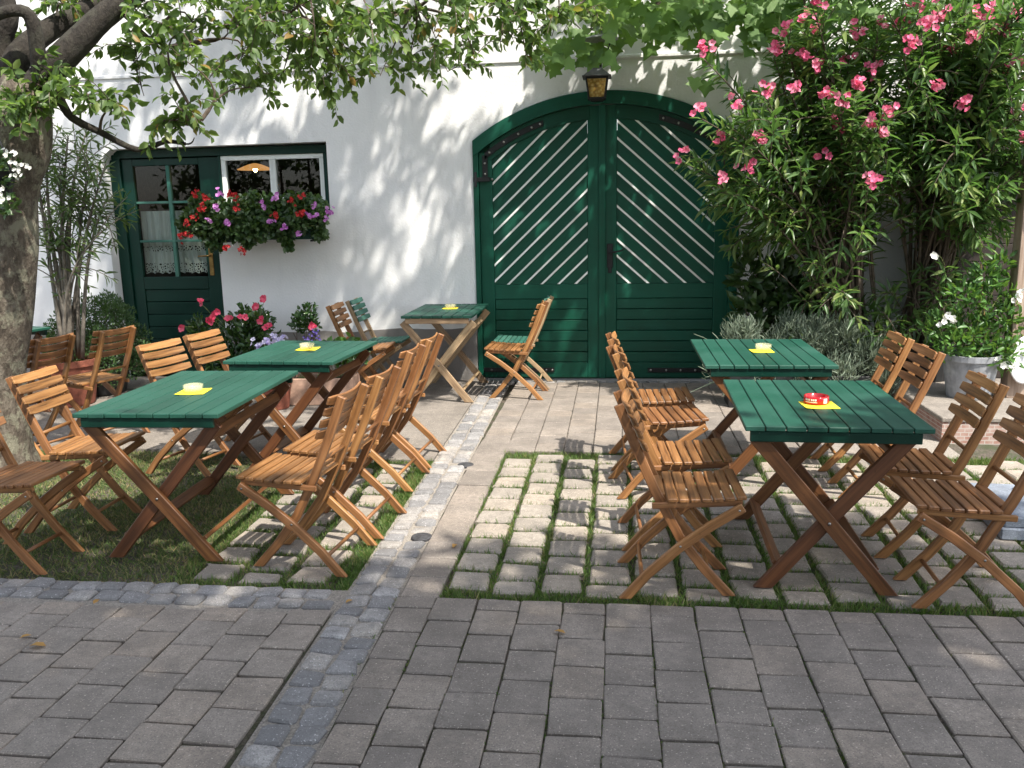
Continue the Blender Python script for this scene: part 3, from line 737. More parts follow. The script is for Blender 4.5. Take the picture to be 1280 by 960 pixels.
frustum(mb, zb_-.014, .082*q2, zb_, .082*q2); frustum(mb, zb_-.03, .05*q2, zb_-.0145, .07*q2); frustum(mb, zt_-.012, .097*q2, zt_+.0045, .10*q2)
local(mb.build('frame', 'iron', bevel=.002), lan)
mb = MB(); frustum(mb, zb_+.002, .070*q2, zt_-.013, .091*q2); local(mb.build('pane', 'amber_glass'), lan)
mb = MB(); mb.tube([(lc.x, YW-.001, 2.99), (lc.x, YW-.15, 3.03), (lc.x, YW-.25, 3.0), (lc.x, lc.y, zt_+.1)], .011, 8); mb.box(lc.x-.04, lc.x+.04, YW-.04, YW-.031, 2.93, 3.05)
mb.box(lc.x-.035, lc.x+.02, lc.y+.05, lc.y+.15, zt_+.04, zt_+.15)
local(mb.build('bracket', 'iron'), lan)
dc = at(751, 48, 7.6)
dome = empty('dish_lamp', dc, 0, 'flat grey enamel dish lamp among the vine above the lantern', 'lamp')
mb = MB(); mb.lathe([(.025, .06), (.03, .035), (.10, .018), (.165, -.004), (.168, -.012), (.16, -.012), (.1, .008), (.02, .015)], (0, 0, 0), 28); mb.build('lamp_shade', 'enamel_grey', dome, smooth=True)
mb = MB(); mb.tube([(.08, 0, -.005), (.085, 0, -.05), (.07, .01, -.10)], .007, 6); mb.build('hook', 'iron', dome)
mb = MB(); mb.tube([(0, 0, .055), (0, .1, .3), (0, YW-dc.y-.032, .42)], .009, 8); mb.build('arm', 'iron', dome); dome.scale = (.86, .86, .86)

# ------------------------------------------------------------------ chairs
def make_chair(slatmat, legmat):
    t = empty('folding_chair')
    mb = MB(); xs = [-.078+i*.0475 for i in range(8)]
    for i, x in enumerate(xs):
        q = i/7; z = .437 + .022*q*q + .010*(1-q)*(1-q); wd = .040
        tilt = Vector((1, 0, .05*(q-.35))).normalized(); hw = .40 if i not in (0,) else .262
        mb.obox(Vector((x, 0, z)), Vector((0, 1, 0)), tilt, tilt.cross(Vector((0, 1, 0))), hw, wd, .017, 0)
    seat = mb.build('seat', slatmat, t, bevel=.0035)
    for y in (-.172, .172):
        mb = MB(); mb.beam((-.115, y, .413), (.262, y, .432), .026, .018); mb.build('seat_rail', legmat, t, bevel=.003)
    up = [(-.258, .845), (-.222, .757), (-.176, .642), (-.103, .474), (.006, .263), (.11, .125), (.222, 0)]
    for y in (-.142, .142):
        mb = MB(); mb.ribbon(up, .041, y-.0115, y+.0115, True); mb.build('upright', legmat, t, bevel=.003)
    lg = [(.262, .420), (.13, .335), (.007, .242), (-.13, .115), (-.228, 0)]
    for sg in (-1, 1):
        y = sg*.196; mb = MB(); mb.ribbon(lg, .040, y-.0115, y+.0115, True); leg = mb.build('leg', legmat, t, bevel=.003)
        mb = MB()
        for (bx, bz) in ((.004, .245), (.245, .408)): mb.lathe([(.0055, 0), (.0055, sg*.002), (.003, sg*.0035), (.0003, sg*.004)], (bx, y+sg*.0113, bz), 8, 'y')
        mb.build('bolt', 'steel', leg, smooth=True)
    # curved back slats on the front of the uprights
    mb = MB()
    for i in range(4):
        s0 = .03 + i*.0585; A = Vector((-.2585, .845)); B = Vector((-.176, .642)); d = (B-A).normalized(); c = A+d*s0; nn = Vector((-d.y, d.x)); nn = nn if nn.x > 0 else -nn
        vs, fs, gs = [], [], []; seg = 8; ro = [random.uniform(0, 50) for _ in range(2)]
        for j in range(seg+1):
            v = -1+2*j/seg; y = v*.188; bow = .012 + .026*(v*v) ; e = .0235 if abs(v) < .99 else .019
            for (dn, dd) in ((0, -e), (.012, -e), (.012, e), (0, e)):
                p = c + nn*(bow+dn) + d*dd; vs.append((p.x, y, p.y)); gs.append((y+ro[0], dd+ro[1], dn))
        for j in range(seg):
            a = j*4
            for m_ in range(4): fs.append((a+m_, a+(m_+1) % 4, a+4+(m_+1) % 4, a+4+m_))
        fs.append((0, 1, 2, 3)); e_ = seg*4; fs.append((e_+3, e_+2, e_+1, e_)); mb.add(vs, fs, gs)
    mb.build('backrest', slatmat, t, bevel=.0025)
    for (x, z, w_) in ((-.130, .535, .142), (-.155, .092, .196), (.135, .098, .142)):
        mb = MB(); mb.tube([(x, -w_, z), (x, w_, z)], .0095, 8); mb.build('stretcher', legmat, t, smooth=True)
    return t
ch_o = make_chair('wood_orange', 'wood_orange'); ch_g = make_chair('green_worn', 'wood_pale')
used = set()
def chair(x, y, rz, label, group, proto=None):
    proto = proto or ch_o
    if proto.name in used: c = copy_tree(proto)
    else: c = proto; used.add(proto.name)
    c.location = (x, y, 0); c.rotation_euler = (0, 0, R_(rz)); tag(c, label, 'chair', group); return c
G_R = 'chairs at the two right tables'; G_L = 'chairs at the two left tables'; G_B = 'chairs by the house wall'; G_T = 'chairs behind the tree trunk'
chair(.262, 3.735, 1, 'shaded brown folding chair nearest the camera, left of the table with the red ashtray', G_R)
chair(.268, 4.285, 3, 'second folding chair from the camera in the row along the right side of the path', G_R)
chair(.225, 5.09, 8, 'third folding chair from the camera in the row along the right side of the path', G_R)
chair(.205, 5.635, 3, 'farthest folding chair of the four along the right side of the gate path', G_R)
chair(1.475, 3.67, 178, 'folding chair cut by the right photo edge, in front of the grey parasol base', G_R)
chair(1.475, 4.20, 177, 'sunlit orange folding chair in front of the grey pot and brick step', G_R)
chair(1.515, 5.09, 179, 'nearer of two close folding chairs right of the far right table', G_R)
chair(1.52, 5.615, 178, 'farther of two close folding chairs before the black plant pot', G_R)
chair(-1.475, 3.88, 175, 'nearest folding chair of the row left of the stone strip, seat in full view', G_L)
chair(-1.435, 4.36, 176, 'second folding chair of the row left of the stone strip, counting from the camera', G_L)
chair(-1.465, 5.13, 177, 'third folding chair of the row left of the stone strip, counting from the camera', G_L)
chair(-1.45, 5.62, 176, 'last folding chair of the row left of the stone strip, nearest the house', G_L)
chair(-2.935, 3.735, -2, 'folding chair cut by the left photo edge, only its seat and legs showing', G_L)
chair(-2.93, 4.30, 1, 'bright orange folding chair in the sun just right of the tree trunk', G_L)
chair(-2.80, 5.32, -14, 'left one of two folding chairs behind the near left table', G_L)
chair(-2.72, 5.80, -9, 'right one of two folding chairs behind the near left table', G_L)
chair(-3.95, 6.13, 163, 'dark shaded folding chair seen from behind beside the clipped round bush', G_T)
chair(-4.17, 5.70, 165, 'dark shaded folding chair seen from behind, partly hidden by the tree trunk', G_T)
chair(-2.35, 7.74, 2, 'brown folding chair left of the small wall table, nearer of the pair', G_B)
chair(-.895, 7.735, 178, 'brown folding chair standing alone in front of the green gate', G_B)
chair(-2.30, 8.17, 0, 'folding chair with green slats against the wall left of the small table', G_B, ch_g)
chair(-.88, 8.20, 180, 'folding chair with green slats against the gate behind the brown chair', G_B, ch_g)

# ------------------------------------------------------------------ tables
def table(x, y, rz, w, l, zt, label, legmat='wood_brown', nb=9, shift=0, group='green slatted folding tables', apron=True):
    t = empty('folding_table', (x, y, 0), R_(rz), label, 'table', group)
    mb = MB(); bw = w/nb
    for i in range(nb): mb.box(-w/2+i*bw+.0026, -w/2+(i+1)*bw-.0026, -l/2+random.uniform(-.001, .001), l/2, zt-.022+random.uniform(-.0006, .0006), zt, 1)
    mb.build('tabletop', 'green_table', t, bevel=.0028)
    mb = MB()
    aw = w/2-.035
    for s_ in (-1, 1):
        mb = MB(); mb.box(-aw+shift, aw+shift, s_*(l/2-.022)-.011, s_*(l/2-.022)+.011, zt-.070, zt-.0235, 0)
        mb.build('apron', 'green_door' if apron else legmat, t, bevel=.003)
    H = zt-.06
    for s_ in (-1, 1):
        for q, (xa, xb, off) in enumerate(((-.315, .262, .050), (.315, -.262, .078))):
            yy = s_*(l/2-off); mb = MB(); mb.ribbon([(xa+shift, H), (0.0+shift, H*.46), (xb+shift, 0)], .062, yy-.013, yy+.013, True)
            leg = mb.build('leg', legmat, t, bevel=.003)
            if q == 0:
                mb = MB(); mb.lathe([(.007, 0), (.007, s_*.003), (.0005, s_*.005)], (shift*1.0, yy+s_*.013, H*.46), 10, 'y'); mb.build('bolt', 'steel', leg, smooth=True)
    for (xx, zz, dy) in ((.195, .10, .063), (-.195, .10, .091)):
        mb = MB(); mb.beam((xx+shift, -l/2+dy, zz), (xx+shift, l/2-dy, zz), .058, .02, (.75*(1 if xx < 0 else -1), 0, 1)); mb.build('stretcher', legmat, t, bevel=.003)
    mb = MB(); mb.beam((.255+shift, -l/2+.07, H-.075), (.255+shift, l/2-.07, H-.075), .05, .02, (1, 0, .4)); mb.build('stretcher', legmat, t, bevel=.003)
    return t
TA = (.925, 4.125, -1.5); TB = (.885, 5.60, 0); TC = (-2.225, 4.31, 1.5); TD = (-2.115, 5.645, -2.5); TE = (-1.56, 7.87, 0)
table(*TA, .757, 1.03, .75, 'green slatted table with the red ashtray, nearest on the right', shift=-.01)
table(*TB, .755, 1.05, .75, 'green slatted table behind the red ashtray table, beside the grey lavender', shift=.0)
table(*TC, .725, 1.13, .75, 'large green slatted table nearest on the left, standing on grass')
table(*TD, .745, .90, .75, 'green slatted table just behind the near left table, before the pink flowers')
table(*TE, .635, 1.0, .775, 'small weathered green table with pale legs between wall and gate', 'wood_pale', 7, group='green slatted folding tables', apron=False)
table(-5.35, 6.55, -14, .74, 1.0, .75, 'green table mostly hidden behind the tree trunk')
def napkin(px, py, z, size, rot, label):
    p = gr(px, py, z); t = MB(); h = size/2; nn = 6
    vs, fs = [], []
    for layer in (0, 1):
        for i in range(nn+1):
            for j in range(nn+1):
                u, v = -1+2*i/nn, -1+2*j/nn; vs.append((u*h, v*h, .0015 + .0015*layer + .0022*max(0, u*v)**2 + .0006*math.sin(3*u+v)))
    for layer in (0, 1):
        for i in range(nn):
            for j in range(nn): a = layer*49+i*7+j; fs.append((a, a+7, a+8, a+1) if layer else (a, a+1, a+8, a+7))
    for i in range(nn):
        for (a, b) in ((i, i+1), (42+i+1, 42+i), ((i+1)*7, i*7), (i*7+6, (i+1)*7+6)): fs.append((a, b, b+49, a+49))
    t.add(vs, fs)
    o = t.build('napkin', 'napkin'); o.location = (p.x, p.y, z); o.rotation_euler = (0, 0, R_(rot)); tag(o, label, 'napkin', 'yellow paper napkins on the tables'); return p
def glass_tray(px, py, z, label):
    p = gr(px, py, z); mb = MB(); mb.lathe([(.040, 0), (.045, .003), (.050, .018), (.052, .034), (.047, .036), (.044, .016), (.038, .010), (.001, .009)], (0, 0, 0), 28)
    o = mb.build('ashtray', 'ash_glass', smooth=True); o.location = (p.x, p.y, z+.0055); tag(o, label, 'ashtray', 'clear glass ashtrays on yellow napkins')
napkin(1024, 507, .75, .15, 2, 'yellow napkin under the red ashtray'); 
napkin(952, 439, .75, .135, 3, 'yellow napkin on the table beside the lavender'); glass_tray(954, 438, .75, 'clear glass ashtray on the table beside the lavender')
napkin(242, 490, .75, .15, 8, 'yellow napkin on the near left table'); glass_tray(242, 490, .75, 'clear glass ashtray on the near left table')
napkin(385, 436.5, .75, .14, 4, 'yellow napkin on the table before the pink flowers'); glass_tray(384, 436.5, .75, 'clear glass ashtray on the table before the pink flowers')
napkin(563, 385.5, .775, .14, 3, 'yellow napkin on the small table by the wall'); glass_tray(563, 385.5, .775, 'clear glass ashtray on the small table by the wall')
p = gr(1020, 504.5, .75); ra = empty('ashtray', (p.x, p.y, .7555), 0, 'round red ashtray with small white lettering on a yellow napkin', 'ashtray')
mb = MB(); mb.lathe([(.054, 0), (.057, .002), (.056, .031), (.053, .034), (.049, .032), (.046, .010), (.001, .008)], (0, 0, 0), 32); mb.build('bowl', 'red_plastic', ra, smooth=True)
mb = MB()
for a0, a1, z0, z1 in ((205, 213, .017, .026), (215, 219, .017, .026), (221, 229, .017, .026), (234, 240, .017, .026), (242, 249, .017, .026), (251, 259, .017, .026), (205, 262, .009, .0125), (292, 312, .006, .028)):
    seg = 4; vs = []; fs = []
    for i in range(seg+1):
        a = R_(a0+(a1-a0)*i/seg); vs += [(.0577*math.cos(a), .0577*math.sin(a), z0), (.0577*math.cos(a), .0577*math.sin(a), z1)]
    for i in range(seg): fs.append((2*i, 2*i+2, 2*i+3, 2*i+1))
    mb.add(vs, fs)
mb.build('lettering', 'ink_white', ra)

# ------------------------------------------------------------------ foliage helpers
def shoot_curve(a, b, sagv, seg=6):
    a = np.array(a, float); b = np.array(b, float); out = []
    for i in range(seg+1):
        t = i/seg; out.append(a+(b-a)*t + np.array(sagv)*math.sin(math.pi*t))
    return out
def along(curve, t):
    c = np.array(curve); f = t*(len(c)-1); i = int(min(f, len(c)-2)); return c[i]+(c[i+1]-c[i])*(f-i), unit(c[i+1]-c[i])
def florets(C, A, nper, spread, r, mat, name, parent, flat=.5):
    """clusters of five-petalled flowers around centres C facing A"""
    P, D, N = [], [], []
    for c, a in zip(C, A):
        for _ in range(nper):
            fc = c + rng.normal(0, spread, 3); ax = unit(a + rng.normal(0, .5, 3)); u = unit(np.cross(ax, rng.normal(0, 1, 3))); v = np.cross(ax, u)
            for k5 in range(5):
                an = 2*math.pi*k5/5; d = u*math.cos(an)+v*math.sin(an); P.append(fc+d*r*.08); D.append(d+ax*flat); N.append(ax)
    return leaves(name, P, D, r*rng.uniform(.85, 1.15, len(P)), r*.95, mat, parent, PETAL, N=np.array(N))

# ------------------------------------------------------------------ apple tree
tree = empty('apple_tree', (0, 0, 0), 0, 'old apple tree with thick grey trunk at left and leafy overhanging boughs', 'tree')
TY = 5.15
tp = [(-4.13, TY, -.05), (-4.12, TY, .15), (-4.11, TY, .6)] + [at(6, 330, TY), at(4, 250, TY), at(14, 190, TY), at(24, 140, TY), at(34, 105, TY+.02)]
tr_ = [.30, .235, .205, .19, .195, .21, .19, .15]
mb = MB(); P = [Vector(p) for p in tp]; fine, fr = [], []
for i in range(len(P)-1):
    for j in range(4):
        t = j/4; fine.append(P[i].lerp(P[i+1], t)); fr.append(tr_[i]*(1-t)+tr_[i+1]*t)
fine.append(P[-1]); fr.append(tr_[-1]); mb.tube(fine, fr, 22)
for i, v in enumerate(mb.v):
    a = math.sin(v[2]*7+v[0]*23)*.008 + math.sin(v[1]*31+v[2]*3)*.007; mb.v[i] = (v[0]+a, v[1]+a*.6, v[2])
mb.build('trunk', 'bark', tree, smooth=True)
LIMBS = []
def limb(pts, r0, r1, name='bough', seg=10, mat='bark_shaded'):
    P = [Vector(p) for p in pts]; out = []
    for i in range(len(P)-1):
        p0, p1, p2, p3 = P[max(i-1, 0)], P[i], P[i+1], P[min(i+2, len(P)-1)]
        for j in range(4):
            t = j/4; out.append(.5*((2*p1)+(p2-p0)*t+(2*p0-5*p1+4*p2-p3)*t*t+(3*p1-p0-3*p2+p3)*t**3))
    out.append(P[-1]); nn = len(out); rr = [r0+(r1-r0)*i/(nn-1) for i in range(nn)]
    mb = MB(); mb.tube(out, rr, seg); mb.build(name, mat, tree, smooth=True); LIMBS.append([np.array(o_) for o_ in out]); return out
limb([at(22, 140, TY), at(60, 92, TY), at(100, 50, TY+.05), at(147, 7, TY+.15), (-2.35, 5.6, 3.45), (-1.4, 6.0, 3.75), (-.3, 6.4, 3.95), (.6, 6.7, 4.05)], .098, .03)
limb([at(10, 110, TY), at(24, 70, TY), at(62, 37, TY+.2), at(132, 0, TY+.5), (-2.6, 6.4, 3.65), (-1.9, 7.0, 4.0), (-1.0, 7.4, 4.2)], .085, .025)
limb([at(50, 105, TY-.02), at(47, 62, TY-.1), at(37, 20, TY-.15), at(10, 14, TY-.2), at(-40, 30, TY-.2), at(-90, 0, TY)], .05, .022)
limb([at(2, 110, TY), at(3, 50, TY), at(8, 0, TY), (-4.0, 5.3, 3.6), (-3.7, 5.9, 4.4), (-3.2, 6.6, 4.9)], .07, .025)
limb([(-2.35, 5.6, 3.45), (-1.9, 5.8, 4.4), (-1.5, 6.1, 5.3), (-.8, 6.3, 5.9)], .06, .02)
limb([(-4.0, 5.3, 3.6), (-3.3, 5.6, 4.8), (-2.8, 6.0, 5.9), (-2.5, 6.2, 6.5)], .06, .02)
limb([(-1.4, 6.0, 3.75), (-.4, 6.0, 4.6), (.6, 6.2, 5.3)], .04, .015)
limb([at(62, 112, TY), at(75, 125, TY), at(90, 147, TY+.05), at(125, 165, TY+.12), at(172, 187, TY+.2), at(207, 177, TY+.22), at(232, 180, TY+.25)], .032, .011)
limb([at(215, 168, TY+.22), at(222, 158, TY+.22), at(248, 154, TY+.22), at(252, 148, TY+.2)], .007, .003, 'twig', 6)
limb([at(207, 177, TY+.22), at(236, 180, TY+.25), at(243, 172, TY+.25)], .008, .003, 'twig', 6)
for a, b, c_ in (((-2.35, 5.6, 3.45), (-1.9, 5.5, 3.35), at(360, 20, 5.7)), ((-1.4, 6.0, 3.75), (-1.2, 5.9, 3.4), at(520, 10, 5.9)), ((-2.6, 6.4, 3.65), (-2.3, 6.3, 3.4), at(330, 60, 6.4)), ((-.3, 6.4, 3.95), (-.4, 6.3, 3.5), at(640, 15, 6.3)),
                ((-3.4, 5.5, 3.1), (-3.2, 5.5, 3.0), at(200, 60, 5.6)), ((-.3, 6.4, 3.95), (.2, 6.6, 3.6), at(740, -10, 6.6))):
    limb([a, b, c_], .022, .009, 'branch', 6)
# clumps: pixels where the photograph shows leaves, at depths through the crown, plus the crown above the picture
CL = []
vis = [(118, 122, 5.2), (160, 60, 5.5), (185, 25, 5.4), (205, 95, 5.6), (222, 135, 5.3), (205, 150, 5.3), (150, 128, 5.2), (250, 55, 5.8), (280, 30, 5.6), (300, 78, 5.9), (318, 110, 5.8), (345, 55, 5.5), (352, 95, 6.0), (390, 35, 5.6), (385, 80, 5.8),
       (405, 112, 6.1), (430, 60, 5.7), (442, 100, 5.9), (470, 25, 5.6), (468, 65, 4.9), (520, 12, 5.6), (510, 78, 6.2), (548, 55, 5.8), (560, 90, 6.2), (590, 35, 5.9), (596, 75, 6.0), (625, 60, 6.2), (640, 25, 5.9), (660, 85, 6.3), (690, 45, 6.2), (705, 15, 6.3), (735, 20, 6.4),
       (60, 15, 5.6), (95, 22, 5.8), (45, 140, 4.95), (62, 132, 4.9), (30, 165, 4.9), (20, 125, 5.0), (70, 110, 5.0), (85, 5, 5.3), (230, 8, 5.5), (320, 5, 5.6), (410, 5, 5.6), (560, 0, 5.9), (260, 100, 6.2), (420, 75, 6.4), (660, 5, 6.2), (180, 120, 5.6), (330, 30, 5.2), (240, 30, 5.1),
       (15, 60, 5.6), (365, 12, 5.4), (445, 18, 5.9), (610, 8, 6.1), (290, 55, 5.4), (475, 95, 6.2), (395, 60, 5.4), (575, 20, 5.4), (215, 65, 5.2), (455, 45, 5.3), (500, 30, 6.0), (270, 12, 6.2)]
for (x, y, Y) in vis: CL.append((np.array(at(x, y, Y)), .9))
for _ in range(250):
    x = rng.uniform(-5.4, .3); y = rng.uniform(5.0, 7.4); z = rng.uniform(4.3, 6.8)
    if math.hypot((x+2.3)/2.9, (y-6.2)/1.4, (z-5.5)/1.4) < 1.05: CL.append((np.array((x, y, z)), 1.15))
for _ in range(46): CL.append((np.array((rng.uniform(-1.6, 1.3), rng.uniform(5.4, 7.2), rng.uniform(4.6, 6.5))), .8))
allp = np.array([p for L in LIMBS for p in L])
LP, LD, LS = [], [], []; tw = MB()
for c, sc in CL:
    i = int(np.argmin(np.linalg.norm(allp-c, axis=1) + rng.uniform(0, .25, len(allp)))); a = allp[i]
    bend = rng.normal(0, .08, 3); bend[2] = abs(bend[2])
    cv = shoot_curve(a, c, bend, 7); tw.tube([Vector(p) for p in cv], [.011-.0085*j/7 for j in range(8)], 5)
    for k_ in range(int(5.4*sc)+1):
        st, d = along(cv, rng.uniform(.72, 1)); dr = unit(rng.normal(0, 1, 3)*np.array([1, .8, .5]) + np.array([.15, 0, -.25])); ln = rng.uniform(.16, .36)*sc
        e = st+dr*ln; sv = np.array([0, 0, .05]); c2 = shoot_curve(st, e, sv, 4); tw.tube([Vector(p) for p in c2], [.0035, .003, .0027, .0023, .0018], 4)
        nl = int(ln/.0165)
        for q in range(nl):
            p, dd = along(c2, (q+.6)/nl); o_ = unit(np.cross(dd, rng.normal(0, 1, 3))); LP.append(p); LD.append(unit(dd*.5+o_*.9+np.array([0, 0, -.45]))); LS.append(rng.uniform(.050, .092)*(.8+.2*sc))
LS = np.array(LS)
tw.build('twigs', 'stem', tree)
leaves('foliage', LP, LD, LS, LS*.6, 'leaf_apple', tree, OVAL, njit=.75)

# big chestnut behind the photographer: its crown shades the near half of the yard
st = empty('chestnut_tree', (1.5, -2.6, 0), 0, 'tall broad tree standing behind the camera and shading the front paving', 'tree')
mb = MB(); mb.tube([(0, 0, -.05), (0, 0, .5), (.05, 0, 2), (0, .1, 3.6), (.1, .2, 5)], [.36, .28, .24, .2, .12], 14)
for a in range(8):
    an = a*math.pi/4+.3; mb.tube([(0, .1, 2.6+.15*a), (1.2*math.cos(an), .1+1.1*math.sin(an), 3.9+.1*a), (3.0*math.cos(an), .1+2.6*math.sin(an), 4.9+.1*a)], [.12, .08, .03], 8)
mb.build('trunk', 'bark', st, smooth=True)
m = 40000; U = unit(rng.normal(0, 1, (m, 3))); rad = rng.uniform(.2, 1, m)**.45
Cc = np.array([(-3.0, .2, 4.9), (.2, .9, 4.9), (3.0, .8, 5.0), (0, -1.8, 5.6), (-4.6, 1.2, 4.7), (5.0, -.2, 5.2), (-1.4, 1.9, 4.6), (1.8, 2.0, 4.7), (-6.4, 1.0, 4.9), (3.9, 2.5, 5.0)]); Rr = np.array([1.9, 1.9, 1.8, 2.2, 1.6, 1.9, 1.35, 1.4, 1.6, 1.3]); Cc[:, 1] -= 1.05; Cc = np.vstack([Cc, [(1.2, -.9, 5.5), (-2.2, -1.0, 5.2), (3.4, -1.2, 5.5), (-4.6, -.8, 5.2), (.8, -2.9, 5.6), (5.2, -2.2, 5.6)]]); Rr = np.append(Rr, [1.8]*6); Cc[:, 1] -= np.where(Cc[:, 0] > .5, .5, .15)
pick = rng.choice(len(Cc), m, p=Rr**2/np.sum(Rr**2)); Pp = Cc[pick] + U*rad[:, None]*Rr[pick][:, None]*np.array([1, .95, .6]) + rng.normal(0, .08, (m, 3))
o = leaves('foliage', Pp - np.array([1.5, -2.6, 0]), rng.normal(0, 1, (m, 3)), rng.uniform(.16, .27, m), rng.uniform(.10, .15, m), 'leaf_shade', st, OVAL, njit=.7)

hg = empty('added_hedge', (0, -9, 0), 0, 'unseen leafy row added behind the camera to darken window reflections', 'added_hedge')  # unseen, added to darken the glass reflections and hold back low sky light
mb = MB()
for x in np.arange(-13, 13.1, .9): mb.tube([(x, 0, -.05), (x+.1, .1, 2), (x, 0, 4.2)], [.07, .05, .02], 6)
mb.build('stems', 'stem', hg)
m = 9000; leaves('foliage', np.c_[rng.uniform(-14, 14, m), rng.normal(0, .55, m), rng.uniform(0, 5.2, m)], rng.normal(0, 1, (m, 3)), rng.uniform(.2, .34, m), rng.uniform(.13, .2, m), 'leaf_dark', hg, OVAL)

# ------------------------------------------------------------------ plants in pots
def pot(name, parent, mat, r0, r1, h, seg=28):
    mb = MB(); mb.lathe([(r0*.97, 0), (r0, .01), (r1*.97, h*.86), (r1*1.03, h*.87), (r1*1.05, h), (r1*.95, h), (r1*.93, h*.9), (.002, h*.9)], (0, 0, 0), seg); o = mb.build(name, mat, parent, smooth=False); return o
def oleander(root_xyz, tips, label, leafmat, flower=None, nper=6, ll=(.13, .20), lw=.027, stemmat='stem', potspec=None, cover=(.55, 1.0), dens=.031, bowz=.12, base_r=.10, nsub=1.15, sub=(.18, .42), thick=1.0):
    t = empty('oleander', root_xyz, 0, label, 'shrub'); root = np.array(root_xyz, float); LP, LD, LS = [], [], []; mb = MB(); fl = []
    for tip, has in tips:
        tip = np.array(tip, float)-root; b = np.array([rng.normal(0, base_r), rng.normal(0, base_r*.7), (potspec[3] if potspec else 0)])
        out = np.array([tip[0]*-.12, tip[1]*-.1, bowz*np.linalg.norm(tip-b)]); cv = shoot_curve(b, tip, out + rng.normal(0, .05, 3), 9)
        L = np.linalg.norm(tip-b); r = (.0055+.0045*L)*thick; mb.tube([Vector(p) for p in cv], [r*(1-.75*j/9) for j in range(10)], 6)
        shoots = [(cv, cover[0], 1.0)]
        for _ in range(int(1+L*nsub)):
            p, d = along(cv, rng.uniform(max(.38, cover[0]), .92)); sd = unit(d*.9 + rng.normal(0, .7, 3)); ln = rng.uniform(*sub); c2 = shoot_curve(p, p+sd*ln, (0, 0, .03), 4); shoots.append((c2, .25, .9)); mb.tube([Vector(q) for q in c2], [.005, .0045, .004, .0035, .003], 5)
        for c2, s0, sc in shoots:
            Lc = sum(np.linalg.norm(c2[i+1]-c2[i]) for i in range(len(c2)-1)); nw = max(3, int(Lc*(1-s0)/(dens*1.7))); ph = rng.uniform(0, 6)
            for w_ in range(nw):
                tt = s0+(1-s0)*(w_+.5)/nw; p, d = along(c2, tt); u = unit(np.cross(d, [0, .3, 1.0]) + 1e-6); v = np.cross(d, u); tipness = (w_+1)/nw
                if rng.uniform() > .35+.65*tipness: continue
                for k3 in range(3):
                    an = ph+w_*1.05+k3*2.094+rng.normal(0, .25); o_ = u*math.cos(an)+v*math.sin(an); up = .35+.65*tipness
                    LP.append(p); LD.append(unit(o_*1.0+d*up+np.array([0, 0, -.22]))); LS.append(rng.uniform(*ll)*sc*(1.0 if tipness < .93 else .75))
        if has and flower: fl.append((cv[-1]+np.array([0, -.10, .05]), unit(cv[-1]-cv[-2]+np.array([0, -.8, .2]))))
    mb.build('stems', stemmat, t, smooth=True); LS = np.array(LS)
    leaves('foliage', LP, LD, LS, lw*LS/.13*rng.uniform(.85, 1.2, len(LS)), leafmat, t, LANCE, njit=.45)
    for (c, a) in fl: florets([c+a*.02], [a], rng.integers(max(5, nper-1), nper+5), .029, .029, flower, 'flower', t)
    if potspec: pot('pot', t, *potspec)
    return t
FPX = [(967, 72), (955, 126), (878, 72), (876, 148), (852, 203), (900, 184), (897, 233), (932, 220), (1012, 45), (1063, 50), (1068, 118), (1050, 138), (1085, 230), (1100, 181), (1172, 12), (1152, 42), (1118, 38), (1098, 45), (1182, 74), (1232, 33), (1238, 55), (1254, 88), (1272, 105), (1262, 30), (1052, 92), (1028, 130),
       (1105, 150), (1165, 35), (1015, 95), (1277, 60), (1000, 36), (1270, 182), (1020, 18), (1140, 20), (975, 48), (1216, 30), (1246, 110), (1085, 100), (990, 118), (1130, 70), (1205, 60), (1040, 160), (920, 140), (1160, 120), (1195, 140), (1080, 165), (1265, 145), (1018, 205), (1000, 80), (1110, 15), (945, 185)]
tipsA, tipsB = [], []
for (x, y) in FPX:
    Y = rng.uniform(6.95, 7.4); (tipsA if x < 1100 else tipsB).append((at(x, y, Y), True))
xs_ = rng.uniform(905, 1285, 400); ys_ = rng.uniform(-60, 330, 400)
cnt = 0
for x, y in zip(xs_, ys_):
    if cnt > 74: break
    lo = 235 + (x-905)*.35
    if x < 960 and (y < 90 or y > 265): continue
    if x < 1030 and y > 270: continue
    if y > max(lo, 300) and x < 1010: continue
    if x > 1195 and y > 255: continue
    cnt += 1; (tipsA if x < 1110 else tipsB).append((at(x, y, rng.uniform(7.3, 8.25)), False))
for (x, y) in ((1060, 395), (1075, 420), (1085, 380), (1120, 400), (1100, 415), (1010, 350), (1000, 375), (1020, 325), (1150, 385), (1135, 345), (1195, 275), (1165, 370), (1185, 335), (970, 290), (945, 275), (1040, 360), (900, 255), (870, 215), (1205, 235), (1225, 250), (1245, 240), (1262, 225), (1278, 245), (1215, 200), (1240, 190), (1270, 190), (1285, 205), (1200, 170), (1255, 160), (1300, 40), (1320, 90), (1290, 130), (1310, 170), (1250, 60), (1275, 90), (1240, 130), (1265, 10), (1290, 0), (930, 230), (915, 265), (905, 225), (885, 240), (950, 250), (1110, 425), (1140, 410), (1165, 400), (1090, 440)):
    (tipsA if x < 1100 else tipsB).append((at(x, y, rng.uniform(7.2, 7.8) if x < 1199 else rng.uniform(6.75, 7.1)), False))
oleander((1.98, 7.72, 0), tipsA, 'tall pink oleander leaning toward the gate, bare stems rising behind the far right table', 'leaf_oleander', 'petal_pink', 6, potspec=('black_plastic', .26, .31, .36), base_r=.12, nsub=2.1, sub=(.2, .5))
oleander((2.62, 7.80, .165), tipsB, 'tall pink oleander filling the upper right corner beside the dark wooden shed', 'leaf_oleander', 'petal_pink', 6, potspec=('black_plastic', .24, .29, .34), base_r=.11, nsub=2.1, sub=(.2, .5))
